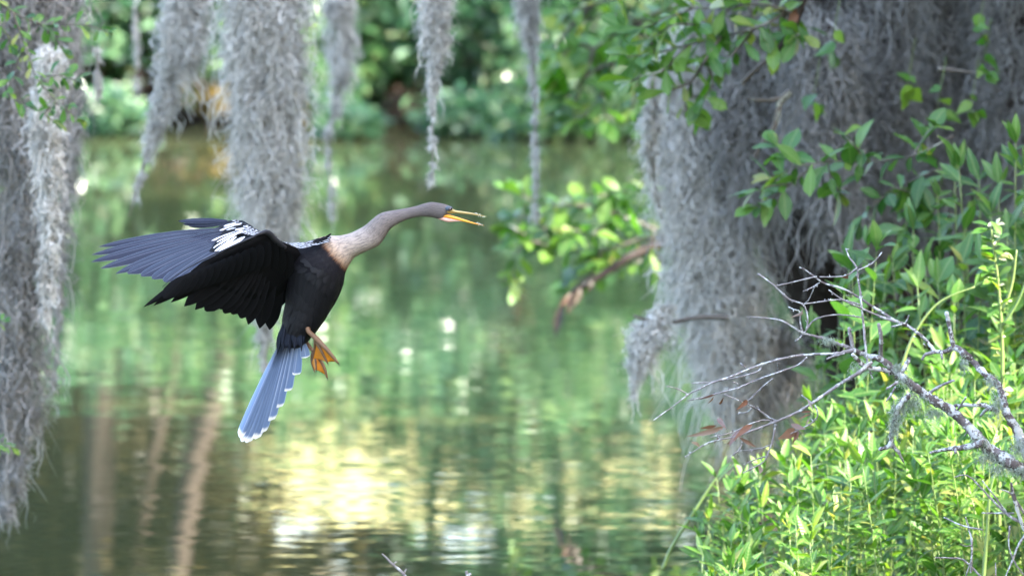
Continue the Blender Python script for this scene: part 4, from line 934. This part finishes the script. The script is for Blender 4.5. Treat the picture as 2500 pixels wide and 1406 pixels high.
def smat(name, col, rough=.5, spec=.4, col2=None, scale=120, bd=.0006):
    m, t, out = new_mat(name)
    tc = N(t, 'ShaderNodeTexCoord'); nz = noise(t, tc.outputs['Object'], scale, 4, .6)
    c = mix(t, nz.outputs[0], col, col2 if col2 else tuple(v * .7 for v in col))
    b = principled(t, out, c, rough, spec); bump(t, b, nz.outputs[0], .5, bd); return m
M['plumage_black'] = smat('plumage_black', (.004, .004, .005), .75, .08, (.007, .007, .008), 90)
M['wing_edge'] = smat('wing_edge', (.035, .035, .042), .6, .2, (.012, .012, .015), 70)
M['bill'] = smat('bill', (.42, .31, .11), .4, .5, (.34, .23, .06), 60)
M['bill_low'] = smat('bill_low', (.80, .36, .02), .4, .5, (.72, .28, .015), 60)
M['gular'] = smat('gular', (.72, .40, .32), .5, .4, (.66, .36, .30), 90)
M['leg'] = smat('leg', (.20, .105, .045), .55, .3, (.09, .05, .035), 110)
M['web'] = smat('web', (.66, .24, .012), .5, .3, (.38, .12, .01), 120)
M['claw'] = smat('claw', (.03, .025, .025), .4, .5)
M['eye'] = smat('eye', (.03, .010, .006), .08, .8)
M['pale_bits'] = smat('pale_bits', (.62, .66, .55), .5, .4)
M['skin'] = smat('skin', (.07, .085, .11), .5, .4)

# plumage of head, neck and trunk: buff neck, black trunk, ragged border
m, t, out = new_mat('plumage')
uv = N(t, 'ShaderNodeUVMap'); sp = N(t, 'ShaderNodeSeparateXYZ'); t.links.new(uv.outputs[0], sp.inputs[0])
mp = N(t, 'ShaderNodeMapping'); mp.inputs['Scale'].default_value = (26, 13, 1); t.links.new(uv.outputs[0], mp.inputs[0])
nz = noise(t, mp.outputs[0], 1.6, 4, .7)
mp2 = N(t, 'ShaderNodeMapping'); mp2.inputs['Scale'].default_value = (9, 60, 1); t.links.new(uv.outputs[0], mp2.inputs[0])
nz2 = noise(t, mp2.outputs[0], 2.0, 3, .6)
tt_ = math_n(t, 'ADD', sp.outputs[0], math_n(t, 'MULTIPLY', math_n(t, 'SUBTRACT', nz2.outputs[0], .5), .035))
c_up = ramp(t, tt_, [(0.0, (.15, .128, .118)), (.14, (.125, .105, .098)), (.30, (.18, .148, .138)), (.42, (.20, .165, .145)), (.50, (.36, .295, .25)), (.585, (.42, .335, .27)), (.615, (.36, .25, .17)), (.632, (.20, .09, .04)), (.645, (.008, .008, .010))]).outputs[0]
dk = mix(t, math_n(t, 'MULTIPLY', ramp(t, nz.outputs[0], [(.42, (0, 0, 0)), (.62, (1, 1, 1))]).outputs[0], .6), c_up, (.07, .06, .06))
blk = ramp(t, tt_, [(.625, (0, 0, 0)), (.64, (1, 1, 1))]).outputs[0]
cc = mix(t, blk, dk, mix(t, nz.outputs[0], (.0035, .0035, .005), (.010, .009, .012)))
b = principled(t, out, cc, .75, .14)
bump(t, b, nz.outputs[0], .6, .004)
M['plumage'] = m

def bird():
    e = empty('flying_bird', BC, 'long-necked black water bird with buff neck, open bill and spread wings landing in mid-air', 'bird')
    zz = lambda x, y: (750 + x / 5.319, 460 + y / 5.319)
    st = [(zz(1888, 268), zz(1862, 318), .6), (zz(1862, 238), zz(1800, 352), .72), (zz(1795, 208), zz(1738, 398), .74), (zz(1700, 189), zz(1640, 380), .76), (zz(1610, 178), zz(1560, 371), .78), (zz(1500, 203), zz(1480, 369), .8), (zz(1400, 234), zz(1400, 379), .82),
          (zz(1250, 264), zz(1280, 414), .85), (zz(1100, 289), zz(1190, 455), .85), (zz(1000, 309), zz(1125, 495), .85), (zz(920, 342), zz(1075, 535), .85), (zz(840, 406), zz(1040, 585), .85), (zz(760, 474), zz(1000, 650), .85), (zz(690, 519), zz(945, 725), .85),
          (zz(560, 580), zz(860, 777), .85), (zz(440, 610), zz(720, 842), .9), (zz(320, 615), zz(610, 902), .95), ((791, 577), (852, 648), 1.0), ((768, 584), (843, 668), 1.0), ((738, 594), (839, 692), .95), ((712, 604), (831, 715), .85), ((700, 640), (820, 738), .8),
          ((702, 690), (806, 760), .8), ((697, 735), (791, 785), .8), ((691, 765), (778, 803), .8), ((688, 790), (767, 816), .78), ((686, 812), (757, 825), .72), ((688, 832), (745, 838), .6), ((697, 848), (728, 850), .5)]
    rows = catmull([(*u, *l, k) for u, l, k in st], 4)
    n = len(rows); S = 28; V = []; UV = []; F = []
    r = np.random.default_rng(4)
    for i, (ux, uy, lx, ly, k) in enumerate(rows):
        U = B(ux, uy); L = B(lx, ly); c = (U + L) / 2; h = (U - L) / 2; rd = h.length * k
        for s in range(S):
            th = 2 * math.pi * s / S
            V.append(c + h * math.cos(th) + Vector((0, -1, 0)) * rd * math.sin(th) - BC); UV.append((i / (n - 1), abs(s / S - .5) * 2))
    for i in range(n - 1):
        for s in range(S): F.append((i * S + s, (i + 1) * S + s, (i + 1) * S + (s + 1) % S, i * S + (s + 1) % S))
    F.append(tuple(range(S))); F.append(tuple(range(n * S - 1, (n - 1) * S - 1, -1)))
    me = py_mesh('body', V, F, M['plumage']); ul = me.uv_layers.new(name='UVMap')
    for lp in me.loops: ul.data[lp.index].uv = UV[lp.vertex_index]
    body = link('body', me, e)
    # contour feathers lying over breast and flank
    rf = random.Random(12)
    def surf(i, th, out=0.0):
        ux, uy, lx, ly, k = rows[min(i, n - 1)]; U = B(ux, uy); L = B(lx, ly); c = (U + L) / 2; h = (U - L) / 2
        v = h * math.cos(th) + Vector((0, -1, 0)) * h.length * k * math.sin(th)
        return c + v + v.normalized() * out, v.normalized()
    for i in range(int(n * .655), int(n * .93), 3):
        for q in range(9):
            th = math.radians(28 + 128 * (q + (i % 2) * .5 + rf.uniform(-.2, .2)) / 9)
            a_, nv = surf(i, th, .0005); b__, _ = surf(i + 7, th + rf.uniform(-.06, .06), .0035 + rf.uniform(0, .0015))
            feather('cf', a_, b__, rf.uniform(20, 28), nv, body, 'contour_feather')
    # bill
    def horn(name, rows_, mat, flat=.7):
        V = []; F = []; S = 10; rows_ = catmull(rows_, 4)
        for ux, uy, lx, ly, k in rows_:
            U = B(*zz(ux, uy)); L = B(*zz(lx, ly)); c = (U + L) / 2; h = (U - L) / 2
            for s in range(S):
                th = 2 * math.pi * s / S; V.append(c + h * math.cos(th) + Vector((0, -1, 0)) * k / 5.319 / 1150 * math.sin(th) - BC)
        nn = len(rows_)
        for i in range(nn - 1):
            for s in range(S): F.append((i * S + s, (i + 1) * S + s, (i + 1) * S + (s + 1) % S, i * S + (s + 1) % S))
        F.append(tuple(range(S))); F.append(tuple(range(nn * S - 1, (nn - 1) * S - 1, -1)))
        return link(name, py_mesh(name, V, F, M[mat]), e)
    up = horn('upper_bill', [(1800, 255, 1800, 332, 60), (1880, 262, 1860, 328, 45), (1930, 286, 1920, 324, 30), (2000, 296, 2000, 330, 22), (2100, 310, 2100, 340, 16), (2200, 332, 2200, 352, 10), (2280, 352, 2280, 364, 6), (2332, 365, 2332, 369, 2)], 'bill')
    lo = horn('lower_bill', [(1745, 330, 1735, 372, 50), (1810, 335, 1810, 385, 45), (1870, 348, 1880, 400, 32), (1950, 372, 1960, 418, 24), (2050, 405, 2060, 440, 18), (2150, 440, 2160, 462, 11), (2230, 464, 2235, 475, 6), (2296, 480, 2296, 484, 2)], 'bill_low')
    horn('throat_skin', [(1690, 360, 1690, 392, 24), (1760, 362, 1755, 420, 40), (1830, 378, 1825, 441, 36), (1900, 398, 1900, 434, 24), (1960, 412, 1965, 430, 12), (2010, 424, 2015, 430, 4)], 'gular')
    rr = random.Random(8)
    for nm, pts_, par in (('upper', [(2190, 325), (2225, 368), (2250, 366), (2275, 374), (2300, 372), (2318, 370), (2205, 330), (2240, 340)], up), ('lower', [(2200, 450), (2215, 445), (2235, 462), (2255, 468), (2275, 478), (2225, 478)], lo)):
        for x, y in pts_:
            c = np.array(B(*zz(x, y), rr.uniform(-.004, .002)) - BC); s = rr.uniform(9, 17) / 5.319 / 1150; d = np.array([rr.uniform(-1, 1), .3, rr.uniform(-.6, .6)])
            d /= np.linalg.norm(d); MB().add(*tube([c - d * s, c - d * s * .3 + [0, 0, s * .3], c + d * s], [s * .15, s * .5, s * .1], 5, .3, rr.randrange(99))).build('pale_fragment', M['pale_bits'], par)
    # eye with bare skin around it
    def ball(name, x, y, rx, rz, d, mat, parent):
        bm = bmesh.new(); bmesh.ops.create_uvsphere(bm, u_segments=16, v_segments=10, radius=1.0)
        s = 1 / 5.319 / 1150; c = B(*zz(x, y), d) - BC
        for v in bm.verts: v.co = Vector((v.co.x * rx * s, v.co.y * rx * .55 * s, v.co.z * rz * s)) + c
        me = bpy.data.meshes.new(name); bm.to_mesh(me); bm.free(); me.materials.append(mat); me.polygons.foreach_set('use_smooth', np.full(len(me.polygons), True))
        return link(name, me, parent)
    sk = ball('eye_skin', 1840, 262, 50, 34, -.0105, M['skin'], e)
    ball('eyeball', 1858, 270, 24, 24, -.0155, M['eye'], sk)
    # ---------------- tail
    z3 = lambda x, y: (560 + x / 4.134, 760 + y / 4.134)
    def sub(name):
        o = bpy.data.objects.new(name, None); COL.objects.link(o); o.parent = e; return o
    tail = sub('tail')
    TF = [  # base, tip (close-up px), width px, depth of tip
        ((735, 285), (775, 468), 26, -.012), ((700, 275), (655, 642), 36, -.016), ((665, 275), (560, 806), 38, -.012), ((630, 285), (470, 972), 38, -.006), ((600, 295), (395, 1104), 36, .0), ((575, 305), (312, 1226), 34, .006),
        ((555, 312), (255, 1286), 32, .010), ((540, 318), (222, 1282), 30, .014), ((530, 322), (168, 1322), 30, .018), ((520, 328), (124, 1312), 28, .022), ((510, 330), (103, 1270), 26, .026), ((504, 335), (152, 1130), 22, .03)]
    for i, (bq, tq, wd, dd) in enumerate(TF):
        feather('tl', B(*z3(*bq), .010 - i * .0022), B(*z3(*tq), .012 - i * .0035 + (.06 if i == 11 else 0)), wd, (.35 - .04 * i, -1, .25), tail, 'tail_feather')
    for i in range(13):
        f = i / 12; x = 520 + 215 * f; y = 268 - 40 * f; ln = (120, 175, 90, 150, 110)[i % 5]
        x2 = x - ln * .36 * (1 - f) + 18 * f; feather('tc', B(*z3(x + 6, y - 45 - (60, 15, 95, 35, 75)[(i * 2) % 5]), -.020 - .001 * (i % 3)), B(*z3(x2, y + ln), -.028 - .002 * (i % 3)), 11, (.2, -1, .15), tail, 'tail_covert')
    # ---------------- near wing: dark underside
    z1 = lambda x, y: (200 + x / 3.571, 460 + y / 3.571)
    A1 = lambda x, y, d=0.0: B(*z1(x, y), d)
    def dn(x, y):                                   # depth on the near wing: leading edge nearest the camera, trailing edge tucked back
        lead = np.interp(x, [540, 1640, 1850], [1030, 395, 470]); return -.20 + .00026 * max(y - lead, 0) + .00006 * max(x - 1200, 0) + (.00022 * max(x - 1500, 0))
    near = sheet('wing', [A1(x, y, dn(x, y)) for x, y in ((1880, 520), (1760, 470), (1690, 440), (1640, 392), (1600, 380), (1500, 425), (1350, 492), (1200, 565), (1050, 640), (950, 720), (1000, 800), (1120, 830), (1250, 880), (1380, 930), (1520, 960), (1650, 960), (1760, 900), (1840, 830), (1900, 720), (1920, 600))], M['plumage_black'], e, .008, .006)
    NW = [((1480, 440), (538, 1033), 26), ((1480, 460), (626, 1020), 30), ((1490, 480), (778, 992), 34), ((1500, 500), (893, 1026), 36), ((1510, 520), (988, 1056), 36), ((1520, 540), (1078, 1068), 38), ((1540, 560), (1200, 1050), 36),
          ((1560, 570), (1240, 1088), 34), ((1580, 580), (1310, 1098), 34), ((1600, 590), (1385, 1132), 34), ((1620, 600), (1450, 1186), 34), ((1650, 610), (1550, 1220), 36), ((1690, 620), (1636, 1232), 38), ((1740, 640), (1700, 1050), 40), ((1780, 650), (1750, 940), 38)]
    for i, (bq, tq, wd) in enumerate(NW):
        feather('pb' if i < 5 or i > 9 else 'sb', A1(*bq, dn(*bq) + .012 + .0012 * i), A1(*tq, dn(*tq) + .006 + .0012 * (i % 3)), wd * (1.0 if i < 3 else 1.4), (-.1, -1, -.35), near, 'flight_feather')
    for i in range(16):                              # under-wing coverts
        f = i / 15; x = 900 + 900 * f; y = np.interp(x, [900, 1640, 1800], [740, 430, 520]) + 30
        x2 = x - 190 + 170 * f; y2 = y + 190 + 60 * f
        feather('cb', A1(x, y, dn(x, y) - .014), A1(x2, y2, dn(x2, y2) - .010), 34, (-.1, -1, -.3), near, 'covert')
    # leading edge: the slim rolled front of the wing, its highlight painted as grey
    led = catmull([A1(x, y, dn(x, y) - .004) for x, y in ((700, 860), (830, 755), (950, 680), (1050, 627), (1200, 555), (1350, 487), (1480, 428), (1560, 392), (1620, 385), (1690, 455), (1770, 515))], 4)
    MB().add(*tube(led, np.interp(np.linspace(0, 1, len(led)), [0, .3, .65, .8, .9, 1], [.0007, .0015, .0025, .006, .0065, .005]), 8)).build('leading_edge', M['wing_edge'], near, BC)
    # ---------------- far wing: upper side, blue sky sheen in its colour, with white coverts
    def df(x, y): return .05 + .0010 * max(0, 820 - y) * .75 + .00006 * max(0, 1500 - x)
    far = sheet('wing', [A1(x, y, df(x, y) + .012) for x, y in ((1640, 470), (1640, 400), (1540, 370), (1470, 320), (1400, 280), (1330, 275), (1260, 285), (1180, 340), (1080, 370), (1020, 470), (1000, 600), (1080, 640), (1250, 560), (1450, 480))], M['plumage_black'], e, .006, .0)
    nF = (-.15, -.55, .85)
    FW = [((1230, 350), (145, 508), 30), ((1230, 365), (86, 578), 34), ((1230, 380), (80, 640), 36), ((1230, 400), (160, 698), 38), ((1230, 420), (295, 743), 40), ((1225, 440), (400, 742), 40), ((1225, 460), (520, 765), 42), ((1220, 480), (620, 790), 42), ((1220, 500), (725, 815), 42), ((1215, 530), (800, 800), 40), ((1210, 560), (900, 760), 38), ((1240, 580), (1000, 720), 36)]
    for i, (bq, tq, wd) in enumerate(FW):
        feather('ps' if i < 5 else 'ss', A1(*bq, df(*bq) - .001 * i + .012), A1(*tq, df(*tq) - .0016 * i), wd * 1.25, nF, far, 'flight_feather')
    for bq, tq, wd in (((1270, 282), (838, 285), 16), ((1270, 292), (880, 312), 18), ((1260, 305), (930, 330), 18)):
        feather('ps', A1(*bq, .36), A1(*tq, .40), wd, (-.1, -.8, .6), far, 'flight_feather')
    for i in range(9):                               # dark greater coverts over the quill bases
        x = 1200 - 6 * i; y = 365 + 24 * i; feather('sc', A1(x + 60, y - 5, df(x, y) - .008 - .001 * i), A1(x - 240 + 18 * i, y + 60 + 8 * i, df(x - 200, y + 60) - .006 - .001 * i), 26, nF, far, 'covert')
    for i in range(10):
        x = 1400 - 14 * i; y = 318 + 20 * i; feather('cb', A1(x + 20, y - 10, df(x, y) - .010), A1(x - 170, y + 60, df(x - 150, y + 60) - .009), 22, nF, far, 'covert')
    WC = [((1345, 300), (1235, 332), 10), ((1350, 325), (1198, 368), 11), ((1345, 345), (1258, 372), 12), ((1345, 372), (1128, 456), 10), ((1345, 385), (1175, 470), 13), ((1350, 395), (1145, 520), 15), ((1345, 420), (1158, 548), 15), ((1320, 445), (1190, 562), 14), ((1395, 425), (1240, 528), 14), ((1400, 440), (1285, 505), 12), ((1420, 420), (1340, 468), 11), ((1410, 350), (1335, 362), 9), ((1405, 370), (1340, 392), 10), ((1390, 310), (1290, 320), 8)]
    for i, (bq, tq, wd) in enumerate(WC):
        feather('cw', A1(*bq, df(*bq) - .016 - .0009 * i), A1(*tq, df(*tq) - .012 - .0009 * i), wd * .82, (-.1, -.8, .6), far, 'white_covert')
    rr = random.Random(2)
    for a in range(9):                               # small black-and-silver coverts up to the shoulder
        for b_ in range(7):
            fu = a / 8; fv = b_ / 6
            x = 1330 + 210 * fu + 30 * fv; y = 278 + 100 * fu * (1 - .1 * fv) + 100 * fv * (1 - .55 * fu) + rr.uniform(-3, 3)
            feather('cs', A1(x + 22, y - 5, df(x, y) - .010 + .003 * fu), A1(x - 24, y + 7, df(x, y) - .016), 7.5, (-.1, -.8, .7), far, 'small_covert')
    # ---------------- mantle: silver-streaked plumes along the back
    mantle = sub('mantle')
    for a in range(14):
        for b_ in range(4):
            fu = a / 13; x = 1660 + 470 * fu + rr.uniform(-8, 8); top = np.interp(x, [1640, 1700, 1800, 1950, 2040, 2130], [405, 462, 482, 470, 447, 424]); y = top + 4 + b_ * 12 + rr.uniform(-3, 3)
            d0 = -.012 - .017 * b_ ** .75 - .006
            feather('cs', A1(x + 45, y - 8, d0), A1(x - 30, y + 10, d0 - .006), 6.5, (-.1, -.7, .8), mantle, 'plume')
    for k in range(10):
        x = 2030 + 12 * k + rr.uniform(-6, 6); y = 470 - 5 * k + rr.uniform(-8, 14)
        feather('cb', A1(x + 35, y - 28, -.045), A1(x - 35, y + 30, -.052), 7, (-.2, -1, .5), mantle, 'plume')
    # ---------------- legs and webbed feet
    def foot(name, leg, joint, toes, webpairs, heel, seed):
        f = sub(name)
        rows_ = catmull([(*B(*z3(x, y), d), rad / 4.134 / 1150) for x, y, d, rad in leg], 5)
        MB().add(*tube(rows_[:, :3], rows_[:, 3], 9, .06, seed)).build('shank', M['leg'], f, BC)
        curves = []
        for tpl in toes:
            rows_ = catmull([(*B(*z3(x, y), d), 1.15 * rad / 4.134 / 1150) for x, y, d, rad in tpl], 4); curves.append(rows_)
            MB().add(*tube(rows_[:, :3], rows_[:, 3], 8, .1, seed + 1)).build('toe', M['leg'], f, BC)
            tip = rows_[-1][:3]; dv = rows_[-1][:3] - rows_[-3][:3]; dv = dv / np.linalg.norm(dv); rc = rows_[-1][3]
            cl = catmull([tip - dv * rc, tip + dv * rc * 1.2 + [0, 0, rc * .2], tip + dv * rc * 2.0 + [0, 0, -rc * 1.4]], 4)
            MB().add(*tube(cl, np.linspace(rc * .95, rc * .15, len(cl)), 6)).build('claw', M['claw'], f, BC)
        for a, b_ in webpairs:                      # skin between neighbouring toes, sagging at its free edge
            ca, cb = curves[a], curves[b_]; nn = min(len(ca), len(cb)); V = []; F = []; K = 6
            for i in range(nn):
                sag = .10 * (i / nn) ** 2
                for j in range(K + 1):
                    g = j / K; ii = max(0, i - int(round(4 * g * (1 - g) * nn * .12))) if i == nn - 1 else i
                    p = ca[ii][:3] * (1 - g) + cb[ii][:3] * g; p = p + np.array([0, .006 * 4 * g * (1 - g) * (i / nn), 0]); V.append(p)
            for i in range(nn - 1):
                for j in range(K): q = i * (K + 1) + j; F.append((q, q + 1, q + K + 2, q + K + 1))
            MB().add(V, F).build('web', M['web'], f, BC)
    foot('foot', [(790, 170, -.03, 26), (800, 205, -.035, 24), (850, 250, -.04, 26), (890, 290, -.045, 30)], None,
         [[(885, 285, -.045, 24), (960, 360, -.055, 19), (1040, 450, -.06, 15), (1095, 520, -.06, 10)], [(880, 300, -.04, 20), (925, 390, -.045, 14), (960, 460, -.045, 11), (990, 520, -.045, 8)], [(870, 300, -.03, 18), (862, 370, -.02, 13), (850, 430, -.015, 10), (838, 480, -.01, 8)]], [(0, 1), (1, 2)], None, 3)
    foot('foot', [(740, 260, .03, 22), (775, 305, .03, 20), (815, 365, .03, 19), (850, 405, .025, 22)], None,
         [[(850, 405, .022, 18), (912, 480, .015, 14), (962, 580, .01, 12), (985, 665, .01, 9)], [(850, 410, .02, 14), (868, 480, .012, 9), (875, 540, .01, 8), (878, 595, .01, 6)], [(845, 405, .03, 14), (828, 465, .035, 9), (834, 535, .035, 8), (862, 610, .03, 6)]], [(0, 1), (1, 2)], None, 5)
    return e
bird()
